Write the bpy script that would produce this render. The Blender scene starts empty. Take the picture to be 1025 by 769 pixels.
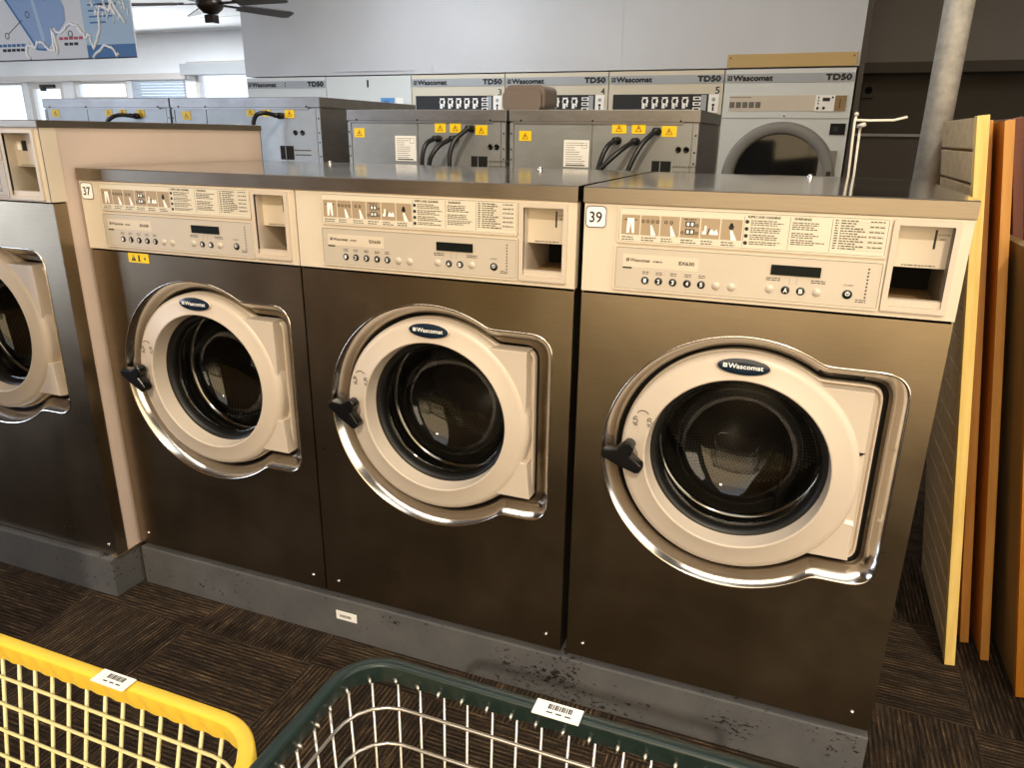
import bpy, bmesh, math, random
from mathutils import Vector, Matrix
random.seed(7)
sc = bpy.context.scene
COL = sc.collection
PI = math.pi
Z0 = 0.143            # everything is laid out from the plinth top; floor sits at -Z0 and is lifted to 0 at the end

# ------------------------------------------------------------------ materials
def new_mat(name):
    m = bpy.data.materials.new(name); m.use_nodes = True
    nt = m.node_tree
    return m, nt, nt.nodes['Principled BSDF']
def setp(b, **k):
    for n, v in k.items():
        n = n.replace('_', ' ')
        if n in b.inputs: b.inputs[n].default_value = v
def rgb(r, g, b):     # sRGB 0..255 -> linear
    f = lambda c: (c/255/12.92) if c/255 <= .04045 else ((c/255+.055)/1.055)**2.4
    return (f(r), f(g), f(b), 1)
def N(nt, t, **k):
    n = nt.nodes.new(t)
    for a, v in k.items(): setattr(n, a, v)
    return n
def obj_coord(nt, scale=(1,1,1)):
    tc = N(nt, 'ShaderNodeTexCoord'); mp = N(nt, 'ShaderNodeMapping'); mp.inputs['Scale'].default_value = scale
    nt.links.new(tc.outputs['Object'], mp.inputs['Vector']); return mp.outputs['Vector']
def noise(nt, vec, scale, detail=4, rough=.6):
    n = N(nt, 'ShaderNodeTexNoise'); n.inputs['Scale'].default_value = scale
    n.inputs['Detail'].default_value = detail; n.inputs['Roughness'].default_value = rough
    nt.links.new(vec, n.inputs['Vector']); return n.outputs['Fac']
def ramp(nt, fac, stops, interp='LINEAR'):
    r = N(nt, 'ShaderNodeValToRGB'); r.color_ramp.interpolation = interp
    e = r.color_ramp.elements
    e[0].position, e[0].color = stops[0]; e[1].position, e[1].color = stops[-1]
    for p, c in stops[1:-1]:
        x = e.new(p); x.color = c
    nt.links.new(fac, r.inputs['Fac']); return r.outputs['Color']
def bump(nt, b, h, strength=.2, dist=.002):
    n = N(nt, 'ShaderNodeBump'); n.inputs['Strength'].default_value = strength; n.inputs['Distance'].default_value = dist
    nt.links.new(h, n.inputs['Height']); nt.links.new(n.outputs['Normal'], b.inputs['Normal'])
def math_(nt, op, a, b=None):
    n = N(nt, 'ShaderNodeMath', operation=op)
    for i, v in enumerate((a, b)):
        if v is None: continue
        if isinstance(v, (int, float)): n.inputs[i].default_value = v
        else: nt.links.new(v, n.inputs[i])
    return n.outputs[0]

def plain(name, col, rough=.5, metal=0., spec=.5, var=.0, nscale=8, coat=0):
    m, nt, b = new_mat(name)
    setp(b, Base_Color=col, Roughness=rough, Metallic=metal, Coat_Weight=coat)
    b.inputs['Specular IOR Level'].default_value = spec
    if var:
        v = obj_coord(nt); f = noise(nt, v, nscale)
        d = tuple(c*(1-var) for c in col[:3]) + (1,); l = tuple(min(1, c*(1+var)) for c in col[:3]) + (1,)
        nt.links.new(ramp(nt, f, [(.3, d), (.7, l)]), b.inputs['Base Color'])
    return m
def brushed(name, col, rough=.3, stretch=(1, 1, 60), bs=.12, var=.12, aniso=.0, metal=1.0):
    m, nt, b = new_mat(name)
    setp(b, Base_Color=col, Roughness=rough, Metallic=metal)
    v = obj_coord(nt, stretch); f = noise(nt, v, 6, 5, .7)
    d = tuple(c*(1-var) for c in col[:3]) + (1,); l = tuple(min(1, c*(1+var)) for c in col[:3]) + (1,)
    v2 = obj_coord(nt); f2 = noise(nt, v2, 3.5, 5, .65)
    mixf = math_(nt, 'ADD', math_(nt, 'MULTIPLY', f, .5), math_(nt, 'MULTIPLY', f2, .5))
    nt.links.new(ramp(nt, mixf, [(.35, d), (.65, l)]), b.inputs['Base Color'])
    rr = N(nt, 'ShaderNodeMapRange'); rr.inputs['From Min'].default_value = .3; rr.inputs['From Max'].default_value = .7
    rr.inputs['To Min'].default_value = rough*.85; rr.inputs['To Max'].default_value = rough*1.2
    nt.links.new(f2, rr.inputs['Value']); nt.links.new(rr.outputs[0], b.inputs['Roughness'])
    bump(nt, b, f, bs, .0006)
    return m
M = {}
M['steel']   = brushed('brushed_stainless_front', (.30, .245, .175, 1), .30, (2, 2, 90), .10)
M['lid']     = brushed('satin_stainless_lid', (.60, .57, .53, 1), .13, (60, 2, 2), .03, .08)
M['edge']    = brushed('satin_lid_edge', (.30, .26, .21, 1), .38, (2, 2, 60), .05, .10)
M['bezel']   = brushed('polished_stainless_bezel', (.74, .70, .64, 1), .15, (1, 1, 1), .02, .06)
M['galv']    = brushed('galvanised_sheet', (.31, .32, .32, 1), .45, (2, 2, 4), .03, .10, metal=.5)
M['galvlid'] = brushed('dull_sheet_lid', (.26, .25, .24, 1), .42, (2, 2, 6), .03, .15, metal=.8)
M['drum']    = None
M['chrome']  = plain('chrome', (.8, .8, .8, 1), .12, 1.)
M['cream']   = plain('cream_plastic', rgb(214, 202, 184), .42, var=.04, nscale=5)
M['creamring'] = plain('cream_door_plastic', rgb(203, 190, 175), .38, var=.03, nscale=6)
M['side']    = plain('cream_painted_side', rgb(208, 190, 178), .35, var=.05, nscale=2.5)
M['panel']   = plain('silver_grey_keypad', rgb(200, 190, 176), .45, .15, var=.03)
M['instr']   = plain('pale_instruction_sheet', rgb(216, 208, 190), .45)
M['tan']     = plain('tan_print', rgb(166, 146, 120), .5)
M['ink']     = plain('black_ink', rgb(28, 28, 30), .55)
M['inkgrey'] = plain('grey_ink', rgb(105, 98, 90), .6)
M['white']   = plain('white_print', rgb(248, 248, 246), .5)
M['btn']     = plain('black_button', rgb(22, 26, 34), .3)
M['screen']  = plain('dark_display', rgb(14, 20, 18), .5, spec=.15)
M['navy']    = plain('navy_badge', rgb(20, 38, 56), .25, coat=.3)
M['blackp']  = plain('black_plastic', rgb(14, 14, 16), .28)
M['rubber']  = plain('black_rubber', rgb(12, 12, 12), .45)
M['dark']    = plain('dark_void', rgb(16, 15, 14), .9)
M['bluegrey_plinth'] = None
M['yellow']  = plain('yellow_plastic', rgb(238, 200, 66), .38, var=.04)
M['green']   = plain('dark_green_plastic', rgb(20, 37, 34), .35, var=.08)
M['wire_c']  = plain('cream_coated_wire', rgb(236, 226, 170), .35)
M['wire_m']  = plain('zinc_wire', (.62, .58, .52, 1), .3, .9)
M['sticker'] = plain('yellow_sticker', rgb(240, 206, 20), .5)
M['label']   = plain('white_label', rgb(244, 242, 236), .5)
M['wallw']   = plain('white_wall_paint', rgb(226, 228, 230), .7, var=.03, nscale=1.5)
M['bulk']    = plain('grey_white_bulkhead', rgb(192, 194, 198), .6, var=.05, nscale=1.2)
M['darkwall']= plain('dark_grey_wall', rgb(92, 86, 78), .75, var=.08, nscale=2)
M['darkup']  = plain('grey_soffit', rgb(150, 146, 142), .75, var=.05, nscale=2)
M['dryer']   = plain('dryer_white_enamel', rgb(208, 212, 210), .4, var=.03, nscale=3)
M['dryer_warm_lit'] = plain('dryer_enamel_warm_lit', rgb(206, 198, 178), .4, var=.03, nscale=3)  # dryer enamel with warm sunlight put into its colour
M['band']    = plain('grey_name_band', rgb(160, 164, 168), .45)
M['doorgrey'] = plain('dryer_door_grey', rgb(132, 130, 126), .45)
M['gold']    = plain('dull_gold_trim', rgb(168, 146, 100), .4, .3)
M['dglass']  = plain('dark_window_glass', rgb(20, 20, 20), .06)
M['brown']   = plain('taupe_plastic', rgb(112, 100, 92), .5)
M['cable']   = plain('black_cable', rgb(26, 28, 30), .4)
M['brass']   = plain('brass_strip', (.75, .6, .35, 1), .35, 1.)
M['ceil']    = plain('white_ceiling', rgb(232, 234, 236), .8, var=.02, nscale=1)
M['frontwall'] = plain('warm_tan_wall', rgb(150, 112, 66), .8, var=.1, nscale=2)  # unseen wall, toned warm so the steel reflects a sunlit gold
M['frame']   = plain('window_frame_paint', rgb(205, 200, 196), .5)
M['blind']   = plain('pale_blue_blind', rgb(176, 190, 205), .6)
M['fan']     = plain('dark_bronze_fan', rgb(44, 36, 32), .35, .4)
M['blade']   = plain('grey_brown_blade', rgb(96, 92, 90), .5)
M['paper']   = plain('poster_paper', rgb(206, 208, 210), .45)
M['pblue']   = plain('poster_blue', rgb(132, 158, 194), .45)
M['pblue2']  = plain('poster_pale_blue', rgb(160, 184, 204), .45)
M['pnavy']   = plain('poster_deep_blue', rgb(52, 102, 152), .45)
M['pred']    = plain('poster_red', rgb(170, 70, 90), .5)
M['pframe']  = plain('poster_rail', rgb(178, 178, 172), .5)
M['rodw']    = plain('white_coated_rod', rgb(226, 222, 210), .35)
M['lcd']     = plain('blue_display', rgb(60, 130, 190), .3)
M['recess'] = plain('recess_shaded_brown', rgb(128, 116, 100), .6)  # brown carries the shade on the coin recess's right and top walls
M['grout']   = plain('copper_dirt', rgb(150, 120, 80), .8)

def perforated():
    m, nt, b = new_mat('perforated_drum_steel')
    uv = N(nt, 'ShaderNodeTexCoord'); sep = N(nt, 'ShaderNodeSeparateXYZ'); nt.links.new(uv.outputs['UV'], sep.inputs[0])
    a = math_(nt, 'SINE', math_(nt, 'MULTIPLY', sep.outputs['X'], 2*PI/.0125))
    c = math_(nt, 'SINE', math_(nt, 'MULTIPLY', sep.outputs['Y'], 2*PI/.0125))
    s = math_(nt, 'MULTIPLY', a, c)
    col = ramp(nt, s, [(.25, (.16, .15, .14, 1)), (.45, (.005, .005, .005, 1))])
    nt.links.new(col, b.inputs['Base Color']); setp(b, Metallic=.85, Roughness=.32)
    return m
M['drum'] = perforated()
def chipped():
    m, nt, b = new_mat('chipped_grey_blue_paint')
    v = obj_coord(nt); v2 = obj_coord(nt, (1, 1, 1.6))
    f = noise(nt, v2, 60, 6, .7); g = noise(nt, v, 4.2, 3, .6)
    s = math_(nt, 'ADD', f, math_(nt, 'MULTIPLY', g, .62))
    base = ramp(nt, noise(nt, v, 7, 5), [(.3, rgb(76, 77, 80)), (.7, rgb(94, 93, 92))])
    mask = ramp(nt, s, [(.955, (0, 0, 0, 1)), (.97, (1, 1, 1, 1))])
    mx = N(nt, 'ShaderNodeMixRGB'); nt.links.new(mask, mx.inputs[0]); nt.links.new(base, mx.inputs[1]); mx.inputs[2].default_value = rgb(22, 18, 16)
    nt.links.new(mx.outputs[0], b.inputs['Base Color']); setp(b, Roughness=.55)
    bump(nt, b, noise(nt, v, 90, 4), .3, .002)
    return m
M['plinth'] = chipped()
def carpet():
    m, nt, b = new_mat('striped_brown_carpet_tiles')
    tc = N(nt, 'ShaderNodeTexCoord'); sep = N(nt, 'ShaderNodeSeparateXYZ'); nt.links.new(tc.outputs['Object'], sep.inputs[0])
    T = .394
    fx = math_(nt, 'FLOOR', math_(nt, 'DIVIDE', math_(nt, 'SUBTRACT', sep.outputs['X'], .289), T))
    fy = math_(nt, 'FLOOR', math_(nt, 'DIVIDE', math_(nt, 'SUBTRACT', sep.outputs['Y'], -.12), T))
    par = math_(nt, 'MODULO', math_(nt, 'ABSOLUTE', math_(nt, 'ADD', fx, fy)), 2)
    def streak(sx, sy, ph):
        mp = N(nt, 'ShaderNodeMapping'); mp.inputs['Scale'].default_value = (sx, sy, 1); mp.inputs['Location'].default_value = (ph, ph*.3, 0)
        nt.links.new(tc.outputs['Object'], mp.inputs['Vector'])
        return noise(nt, mp.outputs['Vector'], 1, 3, .75)
    def mix(f, a, c):
        n = N(nt, 'ShaderNodeMix'); n.data_type = 'FLOAT'; nt.links.new(f, n.inputs[0]); nt.links.new(a, n.inputs[2]); nt.links.new(c, n.inputs[3]); return n.outputs[0]
    fine = mix(par, streak(230, 16, 3), streak(16, 230, 9))
    wide = mix(par, streak(26, 2.5, 5), streak(2.5, 26, 2))
    # a thin loop row every ~12 mm
    rowx = math_(nt, 'SINE', math_(nt, 'MULTIPLY', sep.outputs['X'], 2*PI/.0115)); rowy = math_(nt, 'SINE', math_(nt, 'MULTIPLY', sep.outputs['Y'], 2*PI/.0115))
    row = mix(par, rowx, rowy)
    grain = noise(nt, obj_coord(nt), 420, 3, .7)
    s = math_(nt, 'ADD', math_(nt, 'MULTIPLY', fine, .50), math_(nt, 'MULTIPLY', wide, .26))
    s = math_(nt, 'ADD', s, math_(nt, 'MULTIPLY', row, .05))
    s = math_(nt, 'ADD', s, math_(nt, 'MULTIPLY', math_(nt, 'SUBTRACT', grain, .5), .55))
    col = ramp(nt, s, [(.28, rgb(22, 18, 14)), (.40, rgb(46, 37, 29)), (.50, rgb(86, 69, 51)), (.66, rgb(172, 144, 106))])
    nt.links.new(col, b.inputs['Base Color']); setp(b, Roughness=.95); b.inputs['Specular IOR Level'].default_value = .15
    bump(nt, b, s, .5, .004)
    return m
M['carpet'] = carpet()
def wood(name, c1, c2, sc_=(14, 14, 1.2), rough=.45):
    m, nt, b = new_mat(name)
    v = obj_coord(nt, sc_); f = noise(nt, v, 3, 5, .6)
    nt.links.new(ramp(nt, f, [(.3, c1), (.7, c2)]), b.inputs['Base Color']); setp(b, Roughness=rough)
    bump(nt, b, f, .08, .001)
    return m
M['pine']   = wood('raw_pine_edge', rgb(206, 172, 92), rgb(236, 208, 130))
M['orange'] = wood('varnished_orange_wood', rgb(166, 100, 24), rgb(198, 132, 42))
M['orange2']= wood('varnished_tan_wood', rgb(176, 120, 52), rgb(204, 150, 78))
M['redwood']= wood('dark_reddish_wood', rgb(80, 34, 18), rgb(110, 50, 26))
M['ply']    = wood('brown_ply_face', rgb(116, 94, 58), rgb(146, 120, 78), (5, 5, .8), .5)
M['slat']   = wood('weathered_taupe_slat', rgb(168, 146, 110), rgb(196, 174, 138), (2, 8, 14), .6)
def glassmat(name, tint=(.9, .95, .95, 1), rough=.02, f0=1.45):
    m = bpy.data.materials.new(name); m.use_nodes = True; nt = m.node_tree; nt.nodes.clear()
    out = N(nt, 'ShaderNodeOutputMaterial'); mx = N(nt, 'ShaderNodeMixShader'); tr = N(nt, 'ShaderNodeBsdfTransparent'); gl = N(nt, 'ShaderNodeBsdfGlossy')
    lw = N(nt, 'ShaderNodeLayerWeight'); lw.inputs['Blend'].default_value = .5
    fac_ = math_(nt, 'ADD', f0, math_(nt, 'MULTIPLY', math_(nt, 'POWER', lw.outputs['Facing'], 4.0), .6))
    tr.inputs['Color'].default_value = tint; gl.inputs['Roughness'].default_value = rough
    nt.links.new(fac_, mx.inputs[0]); nt.links.new(tr.outputs[0], mx.inputs[1]); nt.links.new(gl.outputs[0], mx.inputs[2]); nt.links.new(mx.outputs[0], out.inputs[0])
    return m
M['glass'] = glassmat('door_glass', (.55, .55, .53, 1), .03, .06)
M['pane'] = glassmat('window_glass', (.95, .97, 1, 1), .01, .03)
def zinc():
    m, nt, b = new_mat('zinc_pipe')
    v = obj_coord(nt); f = noise(nt, v, 30, 5, .7)
    nt.links.new(ramp(nt, f, [(.3, (.55, .55, .53, 1)), (.7, (.85, .85, .82, 1))]), b.inputs['Base Color'])
    setp(b, Metallic=.35, Roughness=.4); return m
M['pipe'] = zinc()

# ------------------------------------------------------------------ geometry helpers
class MB:
    def __init__(s): s.v = []; s.f = []; s.m = []; s.sm = []; s.uv = {}
    def add(s, vs, fs, mi=0, smooth=False, uvs=None):
        o = len(s.v); s.v += [tuple(v) for v in vs]
        for i, f in enumerate(fs):
            if uvs: s.uv[len(s.f)] = uvs[i]
            s.f.append(tuple(o+i2 for i2 in f)); s.m.append(mi); s.sm.append(smooth)
        return s
    def box(s, x0, x1, y0, y1, z0, z1, mi=0, bev=0.0):
        if bev:
            bm = bmesh.new(); bmesh.ops.create_cube(bm, size=1)
            for v in bm.verts: v.co = Vector(((x0+x1)/2+v.co.x*(x1-x0), (y0+y1)/2+v.co.y*(y1-y0), (z0+z1)/2+v.co.z*(z1-z0)))
            bmesh.ops.bevel(bm, geom=bm.edges[:], offset=bev, segments=2, profile=.6, affect='EDGES')
            return s.bm(bm, mi)
        vs = [(x, y, z) for x in (x0, x1) for y in (y0, y1) for z in (z0, z1)]
        return s.add(vs, [(0, 1, 3, 2), (4, 6, 7, 5), (0, 4, 5, 1), (2, 3, 7, 6), (0, 2, 6, 4), (1, 5, 7, 3)], mi)
    def bm(s, bm, mi=0, smooth=False):
        bm.verts.index_update()
        s.add([v.co[:] for v in bm.verts], [[v.index for v in f.verts] for f in bm.faces], mi, smooth); bm.free(); return s
    def lathe(s, prof, c=(0, 0, 0), n=64, mi=0, flip=False, sx=1, sz=1, smooth=True):
        """profile of (radius, y) turned around the y axis through c"""
        vs = []; fs = []; uvs = []; L = 0; k = len(prof)
        ls = [0]
        for i in range(1, k): ls.append(ls[-1]+math.hypot(prof[i][0]-prof[i-1][0], prof[i][1]-prof[i-1][1]))
        for i in range(n):
            a = 2*PI*i/n
            for r, y in prof: vs.append((c[0]+r*math.cos(a)*sx, c[1]+y, c[2]+r*math.sin(a)*sz))
        R = max(p[0] for p in prof)
        for i in range(n):
            j = (i+1) % n
            for t in range(k-1):
                f = (i*k+t, i*k+t+1, j*k+t+1, j*k+t)
                u0, u1 = 2*PI*R*i/n, 2*PI*R*(i+1)/n
                uv = [(u0, ls[t]), (u0, ls[t+1]), (u1, ls[t+1]), (u1, ls[t])]
                if flip: f = f[::-1]; uv = uv[::-1]
                fs.append(f); uvs.append(uv)
        return s.add(vs, fs, mi, smooth, uvs)
    def tube(s, pts, r, n=8, mi=0, closed=False, cap=True):
        pts = [Vector(p) for p in pts]; m = len(pts); vs = []; fs = []
        up = None
        for i, p in enumerate(pts):
            if closed: t = (pts[(i+1) % m]-pts[i-1])
            else: t = pts[min(i+1, m-1)]-pts[max(i-1, 0)]
            t.normalize()
            if up is None: up = t.orthogonal().normalized()
            else:
                up = (up - t*up.dot(t))
                up = up.normalized() if up.length > 1e-5 else t.orthogonal().normalized()
            b = t.cross(up)
            rr = r[i] if isinstance(r, (list, tuple)) else r
            for j in range(n):
                a = 2*PI*j/n; vs.append(p+(up*math.cos(a)+b*math.sin(a))*rr)
        for i in range(m if closed else m-1):
            i2 = (i+1) % m
            for j in range(n):
                j2 = (j+1) % n; fs.append((i*n+j, i*n+j2, i2*n+j2, i2*n+j))
        if cap and not closed: fs += [tuple(range(n))[::-1], tuple(range((m-1)*n, m*n))]
        return s.add(vs, fs, mi, True)
    def cyl(s, a, b, r, n=16, mi=0): return s.tube([a, b], r, n, mi)
    def loops(s, loops, mi=0, smooth=True, closed=True):
        n = len(loops[0]); vs = [p for l in loops for p in l]; fs = []
        for k in range(len(loops)-1):
            for i in range(n if closed else n-1):
                j = (i+1) % n; fs.append((k*n+i, (k+1)*n+i, (k+1)*n+j, k*n+j))
        return s.add(vs, fs, mi, smooth)
    def slab(s, poly, y0, y1, mi=0, bev=0):
        """poly of (x,z), extruded from y0 (front) to y1 (back)"""
        bm = bmesh.new(); vs = [bm.verts.new((x, y0, z)) for x, z in poly]
        f = bm.faces.new(vs); r = bmesh.ops.extrude_face_region(bm, geom=[f])
        for v in r['geom']:
            if isinstance(v, bmesh.types.BMVert): v.co.y = y1
        bmesh.ops.recalc_face_normals(bm, faces=bm.faces)
        if bev:
            es = [e for e in bm.edges if abs(e.verts[0].co.y-y0) < 1e-6 and abs(e.verts[1].co.y-y0) < 1e-6]
            bmesh.ops.bevel(bm, geom=es, offset=bev, segments=3, profile=.6, affect='EDGES')
        return s.bm(bm, mi)
    def plate(s, outer, holes, y0, y1, mi=0):
        """flat plate with holes; outer and holes are (x,z) loops; side walls y0->y1 on every loop"""
        bm = bmesh.new(); es = []
        for lp in [outer]+holes:
            vs = [bm.verts.new((x, y0, z)) for x, z in lp]
            es += [bm.edges.new((vs[i], vs[(i+1) % len(vs)])) for i in range(len(vs))]
        bmesh.ops.triangle_fill(bm, edges=es, use_beauty=True, use_dissolve=False)
        for f in bm.faces:
            if f.normal.y > 0: f.normal_flip()
        s.bm(bm, mi)
        for lp in [outer]+holes:
            s.loops([[(x, y0, z) for x, z in lp], [(x, y1, z) for x, z in lp]], mi, False)
        return s
    def xf(s, mat):
        s.v = [tuple(mat @ Vector(v)) for v in s.v]; return s
    def build(s, name, mats, parent=None, label=None, loc=None, recalc=False):
        me = bpy.data.meshes.new(name); me.from_pydata(s.v, [], s.f)
        if not isinstance(mats, (list, tuple)): mats = [mats]
        for m in mats: me.materials.append(m)
        me.polygons.foreach_set('material_index', s.m); me.polygons.foreach_set('use_smooth', s.sm)
        if s.uv:
            ul = me.uv_layers.new(name='UVMap')
            for p in me.polygons:
                if p.index in s.uv:
                    for li, uv in zip(p.loop_indices, s.uv[p.index]): ul.data[li].uv = uv
        if recalc:
            bm = bmesh.new(); bm.from_mesh(me); bmesh.ops.recalc_face_normals(bm, faces=bm.faces); bm.to_mesh(me); bm.free()
        me.validate(); me.update()
        o = bpy.data.objects.new(name, me); COL.objects.link(o)
        if parent: o.parent = parent
        if label: o['label'] = label
        if loc: o.location = loc
        return o
def thing(name, label, cat, loc=(0, 0, 0), rz=0, group=None):
    o = bpy.data.objects.new(name, None); COL.objects.link(o); o.location = loc; o.rotation_euler = (0, 0, rz)
    o.empty_display_size = .05
    o['label'] = label; o['category'] = cat
    if group: o['group'] = group
    return o
def tag(o, label, cat, group=None):
    o['label'] = label; o['category'] = cat
    if group: o['group'] = group
    return o
def struct(o): o['kind'] = 'structure'; return o
def copy_tree(o, parent=None):
    c = o.copy(); COL.objects.link(c)
    if parent: c.parent = parent
    for ch in [x for x in bpy.data.objects if x.parent == o]: copy_tree(ch, c)
    return c
_tc = {}
def text_geo(txt):
    if txt in _tc: return _tc[txt]
    cu = bpy.data.curves.new('t', 'FONT'); cu.body = txt; cu.size = 1; cu.resolution_u = 3
    o = bpy.data.objects.new('t', cu); COL.objects.link(o)
    dg = bpy.context.evaluated_depsgraph_get(); me = bpy.data.meshes.new_from_object(o.evaluated_get(dg))
    vs = [v.co[:] for v in me.vertices]; fs = [tuple(p.vertices) for p in me.polygons]
    COL.objects.unlink(o); bpy.data.objects.remove(o); bpy.data.curves.remove(cu); bpy.data.meshes.remove(me)
    x0 = min(v[0] for v in vs); x1 = max(v[0] for v in vs); y0 = min(v[1] for v in vs); y1 = max(v[1] for v in vs)
    vs = [((v[0]-x0)/(x1-x0), (v[1]-y0)/(y1-y0)) for v in vs]
    _tc[txt] = (vs, fs); return _tc[txt]
def text(mb, txt, x0, x1, z0, z1, y, mi=0, bold=0.0):
    """lettering filling the box x0..x1, z0..z1 on a plane facing -y"""
    vs, fs = text_geo(txt)
    w, h = x1-x0, z1-z0
    offs = [(0, 0)] if not bold else [(0, 0), (bold, 0), (-bold, 0), (0, bold), (0, -bold)]
    for k, (dx, dz) in enumerate(offs):
        mb.add([(x0+v[0]*w+dx, y-.00001*k, z0+v[1]*h+dz) for v in vs], [f for f in fs], mi)
def quad(mb, x0, x1, z0, z1, y, mi=0): mb.add([(x0, y, z0), (x1, y, z0), (x1, y, z1), (x0, y, z1)], [(0, 1, 2, 3)], mi)
def disc(mb, cx, cz, r, y, mi=0, n=24, rx=None):
    rx = rx or r
    mb.add([(cx+rx*math.cos(2*PI*i/n), y, cz+r*math.sin(2*PI*i/n)) for i in range(n)], [tuple(range(n))], mi)
def fine(mb, x0, x1, z, h, y, mi=0, rnd=random):
    """one line of small illegible print: word-length dashes"""
    x = x0
    while x < x1:
        w = rnd.uniform(.003, .009)
        quad(mb, x, min(x+w, x1), z, z+h, y, mi); x += w+.0014
def fr(mb, x0, x1, z0, z1, t, y, mi=0):
    quad(mb, x0, x1, z1-t, z1, y, mi); quad(mb, x0, x1, z0, z0+t, y, mi)
    quad(mb, x0, x0+t, z0, z1, y, mi); quad(mb, x1-t, x1, z0, z1, y, mi)
def rrect(x0, x1, z0, z1, r, n=5):
    p = []
    for cx, cz, a0 in ((x1-r, z1-r, 0), (x0+r, z1-r, 90), (x0+r, z0+r, 180), (x1-r, z0+r, 270)):
        for i in range(n+1):
            a = math.radians(a0+90*i/n); p.append((cx+r*math.cos(a), cz+r*math.sin(a)))
    return p
def maker_mark(mb, x, z, s, y, mi, mi_bg):
    """the small square W mark before the maker's name"""
    quad(mb, x, x+s, z, z+s, y, mi)
    for k in range(2):
        mb.add([(x+s*(.18+.34*k), y-.0002, z+s*.85), (x+s*(.30+.34*k), y-.0002, z+s*.85), (x+s*(.42+.34*k), y-.0002, z+s*.25), (x+s*(.32+.34*k), y-.0002, z+s*.2)], [(0, 3, 2, 1)], mi_bg)

# ------------------------------------------------------------------ keyhole outline of the door recess
NK = 288
def keyhole(d, s=1.0, cx=0, cz=0, tx=0.0):
    R = .27-d; xr = .286-d-tx; zt = .230-d-tx*.7; zb = -.208+d; rc = max(.042-d*.6, .012)
    raw = []
    for i in range(NK):
        a = 2*PI*i/NK; c, sn = math.cos(a), math.sin(a); r = R
        if c > .02:
            lo, hi = 0, .6
            for _ in range(30):
                m = (lo+hi)/2; x, z = m*c, m*sn
                ins = x <= xr and zb <= z <= zt
                if ins:
                    if x > xr-rc and z > zt-rc: ins = (x-xr+rc)**2+(z-zt+rc)**2 <= rc*rc
                    elif x > xr-rc and z < zb+rc: ins = (x-xr+rc)**2+(z-zb-rc)**2 <= rc*rc
                if ins: lo = m
                else: hi = m
            r = max(r, lo)
        raw.append(r)
    out = []
    for i in range(NK):
        r = sum(raw[(i+k) % NK]*w for k, w in ((-2, 1), (-1, 2), (0, 3), (1, 2), (2, 1)))/9
        a = 2*PI*i/NK; out.append((cx+r*math.cos(a)*s, cz+r*math.sin(a)*s))
    return out
def kl(d, y, s, cx, cz, tx=0.0): return [(x, y*s, z) for x, z in keyhole(d, s, cx, cz, tx)]

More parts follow.
